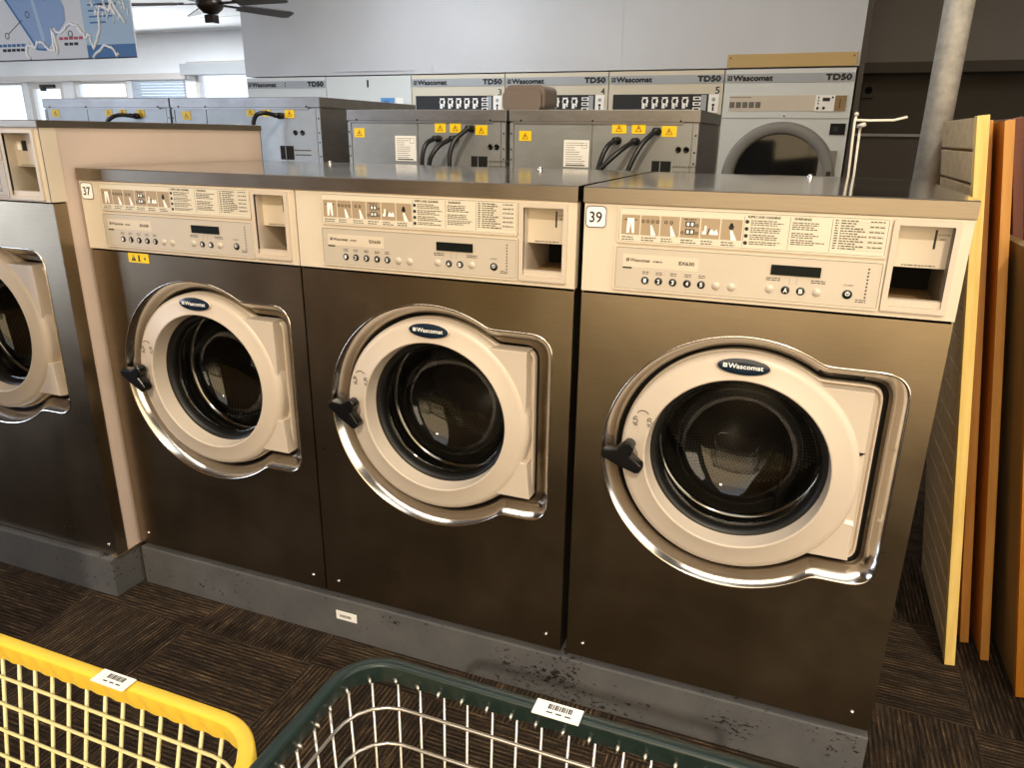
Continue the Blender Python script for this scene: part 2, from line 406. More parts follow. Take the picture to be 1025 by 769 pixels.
def porthole(root, cx, cz, s=1.0, hinge='pair', handle_rot=0.0, y0=0.0):
    """door recess, door and drum of a front loader; y0 is the front plane"""
    def B(mb, name, mats, par, label=None):
        if y0: mb.v = [(v[0], v[1]+y0, v[2]) for v in mb.v]
        return mb.build(name, mats, par, label)
    K = lambda d, y: kl(d, y, s, cx, cz)
    TX = .016 if hinge == 'pair' else .004
    KT = lambda d, y: kl(d, y, s, cx, cz, TX)
    mb = MB(); mb.loops([K(-.0015, .0), K(-.001, -.0015), K(.001, -.0018), K(.003, .0), K(.0225, .028), K(.0235, .038)])
    mb.loops([K(.0235, .0375), KT(.0245, .040)], 1)
    B(mb, 'door_bezel', [M['bezel'], M['steel']], root, 'polished stainless bezel round the door recess')
    mb = MB(); mb.loops([KT(.0240, .0395), KT(.025, .052), KT(.037, .053)]); B(mb, 'gasket', M['rubber'], root)
    mb = MB()
    mb.loops([KT(.034, .053), KT(.034, .037), KT(.0355, .035), KT(.038, .036), KT(.040, .044)])
    L0 = KT(.040, .044)
    inner = [(cx+.192*s*math.cos(2*PI*i/NK), .052*s, cz+.192*s*math.sin(2*PI*i/NK)) for i in range(NK)]
    mb.loops([L0, inner]); B(mb, 'door_frame', M['creamring'], root)
    # hinge covers on the right
    hc = []
    if hinge == 'pair': hc = [(.10, .226, .050, .186), (.10, .230, -.162, -.074)]
    else: hc = [(.10, .234, -.165, .186)]
    for x0, x1, z0, z1 in hc:
        mb = MB()
        arc_ = [(math.sqrt(.2**2-z*z), z) for z in [z1+(z0-z1)*i/12 for i in range(13)]]
        if hinge == 'pair': poly = arc_+[(x1+(.008 if z0 < 0 else 0), z0), (x1, z1)]
        else: poly = arc_+[(x1, z0), (x1-.004, z1)]
        mb.slab([(cx+x*s, cz+z*s) for x, z in poly], (.009 if hinge == 'pair' else .014)*s, .050*s, bev=.002)
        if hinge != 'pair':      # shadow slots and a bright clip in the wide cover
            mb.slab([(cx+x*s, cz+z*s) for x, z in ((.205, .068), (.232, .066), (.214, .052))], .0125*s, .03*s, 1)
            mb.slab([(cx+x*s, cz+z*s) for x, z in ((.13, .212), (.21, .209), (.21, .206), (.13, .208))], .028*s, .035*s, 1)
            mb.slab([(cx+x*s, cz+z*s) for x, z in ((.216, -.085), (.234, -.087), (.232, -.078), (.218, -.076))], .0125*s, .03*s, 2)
        B(mb, 'hinge_cover', [M['creamring'], M['dark'], M['white']], root)
    if hinge == 'pair':
        mb = MB(); mb.slab([(cx+x*s, cz+z*s) for x, z in ((.205, -.06), (.222, -.06), (.226, .04), (.205, .04))], .032*s, .050*s, bev=.002)
        B(mb, 'hinge_plate', M['creamring'], root)
    # door ring
    mb = MB()
    mb.lathe([(r*s, y*s) for r, y in ((.231, .050), (.2325, .022), (.2305, .013), (.225, .007), (.216, .004), (.185, .0025), (.1835, .0015), (.1812, .0012), (.1795, .0022), (.1790, .0045), (.1785, .009), (.1768, .043), (.1755, .048), (.174, .058))], (cx, 0, cz+.003*s), 128, flip=True)
    door = B(mb, 'door', M['creamring'], root, 'cream plastic door ring')
    mb = MB(); mb.lathe([(r*s, y*s) for r, y in ((.1770, .046), (.172, .0445), (.166, .049), (.162, .060), (.163, .084))], (cx, 0, cz), 96, flip=True); B(mb, 'glass_seal', M['rubber'], door)
    mb = MB(); mb.lathe([(r*s, y*s) for r, y in ((.1625, .066), (.158, .066), (.154, .070), (.151, .095), (.142, .128), (.121, .153), (.08, .169), (.04, .175), (.0005, .176))], (cx, 0, cz), 96, flip=True); B(mb, 'glass', M['glass'], door)
    # opening lip and drum
    mb = MB(); mb.lathe([(r*s, y*s) for r, y in ((.195, .060), (.186, .080), (.176, .100), (.170, .122), (.173, .130))], (cx, 0, cz), 96, flip=True); B(mb, 'rubber_boot', M['rubber'], root)
    mb = MB(); mb.lathe([(r*s, y*s) for r, y in ((.173, .129), (.168, .131), (.166, .138), (.169, .146), (.182, .152), (.215, .158), (.218, .162))], (cx, 0, cz), 96, flip=True)
    drum = B(mb, 'drum_rim', M['chrome'], root, 'bright drum lip behind the glass')
    mb = MB(); mb.lathe([(r*s, y*s) for r, y in ((.219, .160), (.222, .20), (.222, .40), (.214, .414))], (cx, 0, cz), 96, flip=True)
    drum = B(mb, 'drum', M['drum'], root, 'perforated steel drum')
    mb = MB(); mb.lathe([(r*s, y*s) for r, y in ((.215, .413), (.15, .421), (.10, .412), (.05, .405), (.001, .404))], (cx, 0, cz), 64, flip=True); B(mb, 'drum_back', M['drum'], drum)
    for k in range(3):
        a = math.radians(-58+120*k); mb = MB()
        ca, sa = math.cos(a), math.sin(a)
        def P(r, t, y): return (cx+(r*ca-t*sa)*s, y*s, cz+(r*sa+t*ca)*s)
        mb.add([P(.222, -.03, .17), P(.222, .03, .17), P(.175, 0, .18), P(.222, -.03, .40), P(.222, .03, .40), P(.175, 0, .395)],
               [(0, 1, 2), (3, 5, 4), (0, 2, 5, 3), (1, 4, 5, 2), (0, 3, 4, 1)], 0)
        B(mb, 'drum_lifter', M['drum'], drum)
    # badge
    mb = MB(); bz = cz+.212*s; bx = cx-.003*s
    mb.add([], [])
    ring = []
    n = 48
    def ell(f, y): return [(bx+.0485*s*f*math.cos(2*PI*i/n), y, bz+.0165*s*f*math.sin(2*PI*i/n)) for i in range(n)]
    mb.loops([ell(1.06, .004*s), ell(1.06, .0005*s), ell(1.0, -.001*s)], 1)
    mb.loops([ell(1.0, -.001*s), ell(.96, -.0015*s), ell(.5, -.0022*s)], 0); mb.add(ell(.5, -.0022*s), [tuple(range(n))], 0)
    maker_mark(mb, bx-.038*s, bz-.003*s, .008*s, -.003*s, 2, 0)
    text(mb, 'Wascomat', bx-.028*s, bx+.036*s, bz-.0035*s, bz+.0055*s, -.003*s, 2, .0003)
    B(mb, 'badge', [M['navy'], M['creamring'], M['white']], door, 'navy oval badge with white maker name')
    # lock symbols
    mb = MB(); q = .0007*s
    def arc(x, z, r, a0, a1, y=.0012): return [(cx+(x+r*math.cos(math.radians(a)))*s, y*s, cz+(z+r*math.sin(math.radians(a)))*s) for a in [a0+(a1-a0)*i/10 for i in range(11)]]
    sx, sz = -.188, .082
    mb.tube(arc(sx, sz, .013, 30, 150), q, 5)
    for dx in (-.015, .014):
        mb.tube(arc(sx+dx, sz-.012, .005, -150, 150), q, 5); mb.tube(arc(sx+dx, sz-.006, .004, 20, 230), q, 5)
        mb.tube([(cx+(sx+dx-.003)*s, .0012*s, cz+(sz-.020)*s), (cx+(sx+dx+.005)*s, .0012*s, cz+(sz-.020)*s)], q, 5)
    B(mb, 'lock_symbol', M['ink'], door, 'engraved lock and unlock symbols')
    # handle: boss and three-armed knob
    hx, hz = cx-.222*s, cz-.003*s
    mb = MB()
    mb.lathe([(0.0005, -.002), (.018*s, -.002), (.023*s, .001), (.024*s, .012), (.024*s, .03)], (hx+.006*s, 0, hz-.003*s), 28, mi=1, flip=False)
    ctr = Vector((hx, -.014*s, hz))
    arms = [(175, .038, .013), (62, .034, .0135), (-32, .044, .014)]
    pts = []
    out = []
    for k, (an, ln, w) in enumerate(arms):
        a = math.radians(an+handle_rot); d = Vector((math.cos(a), math.sin(a))); t = Vector((-d.y, d.x))
        out += [(d*ln+t*-w*.8), (d*(ln+.004)+t*-w*.3), (d*(ln+.004)+t*w*.3), (d*ln+t*w*.8)]
        a2 = math.radians((an+arms[(k+1) % 3][0])/2+handle_rot + (180 if k == 2 else 0))
    # order arms by angle, with a waist vertex between neighbours
    seq = sorted([((an+handle_rot) % 360, ln, w) for an, ln, w in arms]); poly = []
    for k, (an, ln, w) in enumerate(seq):
        a = math.radians(an); d = Vector((math.cos(a), math.sin(a))); t = Vector((-d.y, d.x))
        for u, v in ((ln*.75, -w*.95), (ln, -w*.8), (ln+.005, -w*.3), (ln+.005, w*.3), (ln, w*.8), (ln*.75, w*.95)): poly.append(d*u+t*v)
        nx = seq[(k+1) % 3][0] + (360 if k == 2 else 0); am = math.radians((an+nx)/2); poly.append(Vector((math.cos(am), math.sin(am)))*.021)
    mb.slab([(hx+p.x*s, hz+p.y*s) for p in poly], -.030*s, -.006*s, 0, bev=.005*s)
    mb.cyl((hx, -.008*s, hz), (hx, .02*s, hz), .012*s, 20, 0)
    B(mb, 'door_handle', [M['blackp'], M['brown']], door, 'black three-armed door knob')
    return door

def keypad_details(mb, ox=0.0, dz=0.0, y=-.0062):
    """printed sheet and keypad. materials: 0 instr 1 panel 2 tan 3 ink 4 white 5 btn 6 screen 7 cream 8 grey ink"""
    q = lambda a, b, c, d, mi, yy=0: quad(mb, ox+a, ox+b, c+dz, d+dz, y-.0001-yy, mi)
    sq = [(.076, .111), (.113, .148), (.150, .185), (.187, .222), (.224, .258), (.260, .297)]
    for k, (a, b) in enumerate(sq):
        q(a, b, .990, 1.027, 2)
        for r in range(2): fine(mb, ox+a+.002, ox+b-random.uniform(.004, .014), .9845-.0045*r+dz, .0018, y-.0002, 3)
    # pictograms
    def poly(p, mi): mb.add([(ox+a, y-.0004, b+dz) for a, b in p], [tuple(range(len(p)))], mi)
    poly([(.086, .993), (.091, .993), (.0935, 1.012), (.097, .993), (.101, .993), (.100, 1.021), (.087, 1.021)][::1], 4)
    for dx in (0, .0): quad(mb, ox+.082, ox+.086, 1.017+dz, 1.019+dz, y-.0005, 3); quad(mb, ox+.101, ox+.105, 1.017+dz, 1.019+dz, y-.0005, 3)
    for k in range(4):
        mb.lathe([(.0018, 0), (.0032, 0)], (ox+.117+.009*k, y-.0004, 1.016+dz), 12, 3, True)
    poly([(.131, 1.010), (.134, 1.009), (.142, .991), (.133, .990)], 4)
    for k in range(2): mb.lathe([(.0018, 0), (.0032, 0)], (ox+.160+.010*k, y-.0004, 1.016+dz), 12, 3, True)
    poly([(.168, 1.010), (.171, 1.009), (.179, .991), (.170, .990)], 4)
    for z in (.996, 1.010):
        quad(mb, ox+.196, ox+.213, z+dz, z+.010+dz, y-.0004, 3); quad(mb, ox+.1985, ox+.203, z+.002+dz, z+.008+dz, y-.0006, 4); quad(mb, ox+.206, ox+.2105, z+.002+dz, z+.008+dz, y-.0006, 4)
    for x, z in ((.191, .999), (.217, .999), (.217, 1.013)): mb.lathe([(.0015, 0), (.003, 0)], (ox+x, y-.0004, z+dz), 12, 3, True)
    fine(mb, ox+.193, ox+.215, 1.0225+dz, .0018, y-.0003, 3)
    poly([(.227, .998), (.234, .998), (.2345, 1.013), (.231, 1.014), (.230, 1.003), (.227, 1.004)], 4)
    poly([(.236, .998), (.238, .998), (.241, 1.008), (.239, 1.009)], 3)
    poly([(.239, .998), (.256, .998), (.253, 1.008), (.248, 1.004), (.244, 1.008), (.241, 1.006)], 4)
    disc(mb, ox+.278, 1.013+dz, .0048, y-.0004, 3, 10); disc(mb, ox+.278, 1.018+dz, .003, y-.0004, 3, 8)
    poly([(.276, 1.008), (.280, 1.008), (.289, .990), (.279, .990)], 4)
    fr(mb, ox+.0715, ox+.534, .977+dz, 1.0395+dz, .0007, y-.0002, 8); fr(mb, ox+.0688, ox+.5352, .8863+dz, .9657+dz, .0007, y-.0002, 8)
    # three columns of print
    text(mb, 'SUPPLY AND CLEANING', ox+.305, ox+.360, 1.0315+dz, 1.0355+dz, y-.0003, 3, .0002)
    text(mb, 'WARNING', ox+.383, ox+.411, 1.0315+dz, 1.0355+dz, y-.0003, 3, .0002)
    for k in range(4):
        z = 1.0245-.0125*k; disc(mb, ox+.3045, z+dz, .0035, y-.0003, 3, 14)
        for r in range(3 if k < 3 else 2): fine(mb, ox+.311, ox+.311+random.uniform(.038, .058), z+.0016-.0036*r+dz, .0015, y-.0003, 3)
    for blk, (z, nr) in enumerate(((1.026, 4), (1.008, 3), (.996, 3))):
        for r in range(nr): fine(mb, ox+.381, ox+.381+random.uniform(.035, .056), z-.0036*r+dz, .0015, y-.0003, 3)
    for r in range(12):
        z = 1.0335-.0043*r
        fine(mb, ox+.450, ox+.456, z+dz, .0018, y-.0003, 3); fine(mb, ox+.459, ox+.459+random.uniform(.02, .045), z+dz, .0018, y-.0003, 3)
        if r % 2 == 0: fine(mb, ox+.505, ox+.528, z+dz, .0016, y-.0003, 3)
        quad(mb, ox+.480, ox+.530, z-.0012+dz, z-.0009+dz, y-.0003, 8)
    for x in (.2995, .3765, .4455): quad(mb, ox+x, ox+x+.0006, .980+dz, 1.036+dz, y-.0003, 3)
    # keypad
    q(.083, .226, .929, .9535, 7)
    maker_mark(mb, ox+.089, .9395+dz, .006, y-.0004, 3, 7)
    text(mb, 'Wascomat', ox+.097, ox+.135, .9395+dz, .9455+dz, y-.0004, 3, .0002)
    text(mb, 'EX630', ox+.190, ox+.218, .9385+dz, .9450+dz, y-.0004, 3, .0003)
    fine(mb, ox+.141, ox+.158, .940+dz, .003, y-.0004, 8); quad(mb, ox+.083, ox+.101, .9255+dz, .9285+dz, y-.0004, 3)
    bx = [.128, .154, .181, .208, .234, .261, .289]
    for k, x in enumerate(bx):
        lab = '12345'[k] if k < 5 else None
        r = .0074
        mb.lathe([(r, .002), (r, -.0008), (r*.8, -.0022), (.0003, -.0026)], (ox+x, y, .9045+dz), 20, 5 if lab else 1)
        if lab:
            text(mb, lab, ox+x-.0022, ox+x+.0022, .9010+dz, .9082+dz, y-.0030, 4, .0003)
            for r2 in range(2): fine(mb, ox+x-.006, ox+x+.006, .9205-.0036*r2+dz, .0014, y-.0003, 3)
    for x, lab in ((.356, None), (.383, 'A'), (.409, 'B'), (.436, None)):
        mb.lathe([(.0074, .002), (.0074, -.0008), (.006, -.0022), (.0003, -.0026)], (ox+x, y, .907+dz), 20, 5 if lab else 1)
        if lab: text(mb, lab, ox+x-.003, ox+x+.003, .9033+dz, .9108+dz, y-.0030, 4, .0003)
    for x in (.348, .424):
        for r2 in range(2): fine(mb, ox+x, ox+x+.024, .9265-.0036*r2+dz, .0016, y-.0003, 3)
    for x in (.388, .400): quad(mb, ox+x, ox+x+.0005, .917+dz, .930+dz, y-.0003, 8)
    mb.box(ox+.3545, ox+.4385, y-.0018, y, .9335+dz, .9515+dz, 6)
    mb.lathe([(.0082, .002), (.0082, -.0012), (.0065, -.0026), (.0003, -.003)], (ox+.486, y, .908+dz), 24, 5)
    mb.lathe([(.0026, -.0031), (.0038, -.0031)], (ox+.486, y, .9095+dz), 20, 4, True)
    quad(mb, ox+.4855, ox+.4865, .909+dz, .9125+dz, y-.0036, 4)
    text(mb, 'START', ox+.478, ox+.494, .9225+dz, .9255+dz, y-.0004, 3)
    for k in range(9): fine(mb, ox+.513, ox+.516, .953-.0062*k+dz, .0026, y-.0003, 3)
    for r2 in range(2): fine(mb, ox+.500, ox+.517, .8990-.0036*r2+dz, .0015, y-.0003, 3)

def coin_unit(root, x0, x1, z0, z1, y=0.0, letters=True, label_sq=False, style=0):
    """recessed coin slide housing between x0..x1, z0..z1"""
    mb = MB(); fx = .009
    outer = rrect(x0, x1, z0, z1, .003); inner = rrect(x0+fx, x1-fx, z0+fx, z1-fx, .002)
    mb.plate(outer, [inner], y-.008, y-.001)
    xi0, xi1, zi0, zi1 = x0+fx, x1-fx, z0+fx, z1-fx
    zp = zi0+(zi1-zi0)*.47
    # recess walls, with shade painted into the right, top and back ones
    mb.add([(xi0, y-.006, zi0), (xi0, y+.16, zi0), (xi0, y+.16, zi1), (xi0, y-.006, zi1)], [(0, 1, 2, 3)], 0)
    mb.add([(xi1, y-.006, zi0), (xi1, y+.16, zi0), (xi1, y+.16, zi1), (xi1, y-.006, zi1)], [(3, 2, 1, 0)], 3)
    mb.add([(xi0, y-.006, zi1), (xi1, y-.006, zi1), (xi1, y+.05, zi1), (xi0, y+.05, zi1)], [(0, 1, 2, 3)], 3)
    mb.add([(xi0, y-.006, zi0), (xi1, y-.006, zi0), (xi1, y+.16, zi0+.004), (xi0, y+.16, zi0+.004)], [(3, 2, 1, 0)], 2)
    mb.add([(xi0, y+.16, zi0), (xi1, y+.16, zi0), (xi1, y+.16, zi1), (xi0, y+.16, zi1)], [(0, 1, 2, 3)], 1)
    # sill at the mouth
    mb.box(xi0, xi1, y-.004, y+.012, zi0-.001, zi0+.012, 0)
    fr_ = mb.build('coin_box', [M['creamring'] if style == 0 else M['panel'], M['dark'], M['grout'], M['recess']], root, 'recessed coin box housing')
    mb = MB(); mb.box(xi0, xi1, y+.022, y+.05, zp, zi1-.002, 0)
    w = xi1-xi0
    sx = xi0+w*.70
    mb.box(sx, sx+.0035, y+.0212, y+.03, zi1-.040, zi1-.008, 1)
    if letters:
        text(mb, 'QUARTERS', sx+.005, xi1-.002, zi1-.018, zi1-.0145, y+.0215, 1); text(mb, 'ONLY', sx+.008, xi1-.007, zi1-.025, zi1-.0215, y+.0215, 1)
    fine(mb, xi0+.015, xi1-.016, zp+.003, .0016, y+.0215, 1)
    if label_sq: quad(mb, xi0+.01, xi0+.024, zi1-.04, zi1-.02, y+.0214, 2); quad(mb, xi0+.027, xi0+.044, zi1-.042, zi1-.018, y+.0214, 1)
    mb.build('coin_slot_plate', [M['cream'] if style == 0 else M['panel'], M['ink'], M['white']], fr_, 'plate with a narrow coin slot')

def screw(root, x, z, y=-.001, name='screw'):
    MB().lathe([(.0045, .002), (.0045, -.001), (.003, -.0024), (.0002, -.003)], (x, y, z), 14).build(name, M['chrome'], root)

def small_washer(X, label, number=None, hinge='pair', hrot=0, warn=False, light=False):
    root = thing('washing_machine', label, 'washing machine', (X, 0, 0), group='thirty pound front load washers')
    Wd = .66
    mb = MB()     # cabinet shell (open box so the drum can be looked into)
    for a, b in ((.0015, .004), (.656, .6585)): mb.box(a, b, .004, .70, -.002, 1.040)
    mb.box(.0015, .6585, .698, .70, -.002, 1.040); mb.box(.0015, .6585, .004, .70, -.004, -.002)
    mb.build('cabinet', M['steel'], root)
    mb = MB(); mb.box(.012, .648, .05, .69, -.0175, -.004); mb.build('base_frame', M['dark'], root, 'black recessed base frame')
    mb = MB(); mb.plate([(.0015, 0), (.6585, 0), (.6585, .8695), (.0015, .8695)], [keyhole(.001, 1, .33, .541)[::-1]], 0, .004)
    mb.build('front_panel', M['steel'], root, 'brushed stainless front panel')
    # control housing
    mb = MB()
    hole = rrect(.5475, .6355, .8905, 1.036, .003)
    mb.plate([(.001, .8745), (.659, .8745), (.659, 1.0445), (.001, 1.0445)], [hole[::-1]], -.002, .02)
    mb.build('control_housing', M['cream'], root, 'cream plastic control fascia')
    mb = MB()
    mb.plate(rrect(.0685, .537, .974, 1.0425, .004), [rrect(.0715, .534, .977, 1.0395, .003)[::-1]], -.007, -.002, 7)
    mb.plate(rrect(.0655, .5385, .883, .969, .004), [rrect(.0685, .5355, .886, .966, .003)[::-1]], -.007, -.002, 7)
    quad(mb, .071, .5345, .9765, 1.040, -.0062, 0); quad(mb, .068, .536, .8855, .9665, -.0062, 1)
    keypad_details(mb)
    mb.build('keypad', [M['instr'], M['panel'], M['tan'], M['ink'], M['white'], M['btn'], M['screen'], M['cream'], M['inkgrey']], root, 'printed instruction sheet and grey keypad with buttons 1 to 5, A, B and start')
    coin_unit(root, .541, .642, .885, 1.0405, y=-.001)
    # lid
    mb = MB()
    y0 = -.006
    prof = [(y0+.003, 1.045), (y0, 1.0465), (y0, 1.0735), (y0+.003, 1.0755)]
    nx = 28; ys = [y0+.003, .06, .14, .22, .30, .38, .46, .54, .62, .70]
    vs = []; cols = nx+1
    for i in range(cols):
        x = -.001+.6615*i/nx; u = i/nx
        for y, z in prof: vs.append((x, y, z))
        for k, y in enumerate(ys[1:]):
            v = (k+1)/9
            dome = .0028*math.sin(PI*u)*math.sin(PI*min(1, v))
            vs.append((x, y, 1.0755+dome+.0006*math.sin(7*u+3*v)))
        vs.append((x, .702, 1.050))
    n = len(prof)+len(ys)-1+1; fs = []
    for i in range(nx):
        for k in range(n-1): fs.append((i*n+k, (i+1)*n+k, (i+1)*n+k+1, i*n+k+1))
    mb.add(vs, fs, 0, False)
    for fi in range(len(fs)):
        if fi % (n-1) < 3: mb.m[fi] = 1
    for fi in range(len(fs)):
        if fi % (n-1) > 3 and fi % (n-1) < n-2: mb.sm[fi] = True
    for x in (-.001, .6605): mb.add([(x, y0, 1.0465), (x, .702, 1.0465), (x, .702, 1.0755), (x, y0+.003, 1.0755)], [(0, 1, 2, 3)])
    mb.build('lid', [M['lid'], M['edge']], root, 'shiny stainless steel lid')
    mb = MB(); mb.lathe([(.006, .0), (.006, .008), (.004, .011), (.0003, .012)], (0, 0, 0), 14); mb.xf(Matrix.Translation((.40, .52, 1.0765)) @ Matrix.Rotation(PI/2, 4, 'X'))
    mb.build('lid_stud', M['chrome'], root)
    screw(root, .040, .036); screw(root, .622, .036)
    porthole(root, .33, .541, 1.0, hinge, hrot)
    if number:
        mb = MB(); y = -.0032
        o, i_ = rrect(.004, .045, .999, 1.040, .008), rrect(.0055, .0435, 1.0005, 1.0385, .007)
        mb.add([(x, y, z) for x, z in i_], [tuple(range(len(i_)))], 0)
        mb.loops([[(x, y-.0001, z) for x, z in o], [(x, y-.0001, z) for x, z in i_]], 1, False)
        text(mb, number, .012, .036, 1.009, 1.029, y-.0004, 1, .0004)
        mb.build('number_sticker', [M['white'], M['ink']], root, 'rounded white number sticker reading '+number)
    if warn:
        mb = MB(); mb.box(.129, .197, -.0012, 0, .846, .870, 0)
        mb.add([(.139, -.0014, .850), (.155, -.0014, .850), (.147, -.0014, .866)], [(0, 1, 2)], 1)
        text(mb, '1', .163, .168, .851, .865, -.0014, 1, .0004); quad(mb, .159, .172, .8495, .851, -.0014, 1); text(mb, '!', .146, .148, .852, .862, -.0016, 0)
        mb.add([(.180, -.0014, .857), (.187, -.0014, .862), (.187, -.0014, .852)], [(0, 1, 2)], 1)
        mb.build('warning_sticker', [M['sticker'], M['ink']], root, 'small yellow warning sticker')
    return root

G = .012
w37 = small_washer(0.0, 'stainless washing machine numbered 37 with a yellow sticker above its door', '37', 'pair', -12, True)
w38 = small_washer(.6615, 'middle stainless washing machine, without a number sticker, between 37 and 39', None, 'pair', -15)
w39 = small_washer(1.3345, 'rightmost stainless washing machine numbered 39 with one wide hinge cover', '39', 'wide', 0)

# ------------------------------------------------------------------ big washer on the left
def big_washer():
    XL, XR, YF, H = -.752, -.012, -.075, 1.170
    root = thing('washing_machine', 'taller washing machine at the left edge with cream side and blue-grey steel front', 'washing machine', (0, 0, 0))
    mb = MB()
    mb.box(XL, XL+.003, YF+.005, .727, -.012, H)
    mb.box(XL, XR, .724, .727, -.012, H); mb.box(XL, XR-.003, YF+.005, .727, -.014, -.010)
    mb.build('cabinet', M['galv'], root)
    mb = MB(); mb.box(XR-.003, XR, -.038, .727, -.012, H); mb.box(XR-.003, XR+.0008, -.034, -.031, .993, H)
    mb.build('side_panel', M['side'], root, 'cream painted side panel')
    mb = MB(); zf = .990
    mb.plate([(XL, -.012), (XR, -.012), (XR, zf), (XL, zf)], [keyhole(.001, 1.04, -.380, .632)[::-1]], YF, YF+.004)
    mb.box(XR-.003, XR+.0015, YF+.0005, -.038, -.012, zf)
    mb.build('front_panel', M['steel'], root, 'stainless front wrapping round the corner')
    mb = MB(); hole = rrect(XR-.128, XR-.022, 1.004, 1.160, .003)
    mb.plate([(XL, .994), (XR, .994), (XR, H), (XL, H)], [hole[::-1]], YF-.002, YF+.02)
    mb.box(XR-.003, XR+.0012, YF-.002, -.034, .994, H)
    mb.build('control_housing', M['cream'], root)
    sub = MB(); ox = -.69
    sub.plate(rrect(ox+.0655, ox+.537, 1.094, 1.162, .004), [rrect(ox+.0685, ox+.534, 1.097, 1.159, .003)[::-1]], -.007, -.002, 7)
    sub.plate(rrect(ox+.0655, ox+.5385, 1.003, 1.089, .004), [rrect(ox+.0685, ox+.5355, 1.006, 1.086, .003)[::-1]], -.007, -.002, 7)
    quad(sub, ox+.068, ox+.5345, 1.0965, 1.160, -.0062, 0); quad(sub, ox+.068, ox+.536, 1.0055, 1.0865, -.0062, 1)
    keypad_details(sub, ox, .12)
    sub.v = [(v[0], v[1]+YF, v[2]) for v in sub.v]
    sub.build('keypad', [M['instr'], M['panel'], M['tan'], M['ink'], M['white'], M['btn'], M['screen'], M['cream'], M['inkgrey']], root)
    coin_unit(root, XR-.134, XR-.016, .998, 1.166, y=YF-.001, letters=False, label_sq=True, style=1)
    mb = MB(); mb.box(XL-.004, XR+.004, YF-.008, .73, H, H+.018, 0, .002)
    mb.build('lid', M['edge'], root, 'flat stainless lid edge')
    for z in (.02,): screw(root, XR-.025, z, YF-.001)
    mb = MB(); mb.box(XR-.022, XR+.002, YF-.004, .02, -.0165, -.0125); mb.build('trim_strip', M['brass'], root, 'brass coloured strip under the corner')
    porthole(root, -.380, .632, 1.04, 'pair', -10, y0=YF)
    return root
big_washer()

# ------------------------------------------------------------------ plinths
def plinth(x0, x1, y0, y1, top, label):
    mb = MB(); mb.box(x0, x1, y0, y1, -Z0, top, 0, .003)
    return tag(mb.build('machine_plinth', M['plinth'], None), label, 'plinth')
pl = plinth(.0, 1.996, -.002, .74, -.0182, 'long chipped grey painted plinth under the three small washers')
plinth(-1.3, -.016, -.094, .76, -.0172, 'chipped grey plinth under the tall washer at the left edge')
mb = MB(); mb.box(.688, .752, -.0035, -.0021, -.082, -.056, 0)
for k in range(9): mb.box(.700+.004*k, .700+.004*k+.0022, -.0038, -.0035, -.074, -.066, 1)
mb.build('barcode_label', [M['label'], M['ink']], pl, 'small white barcode label')

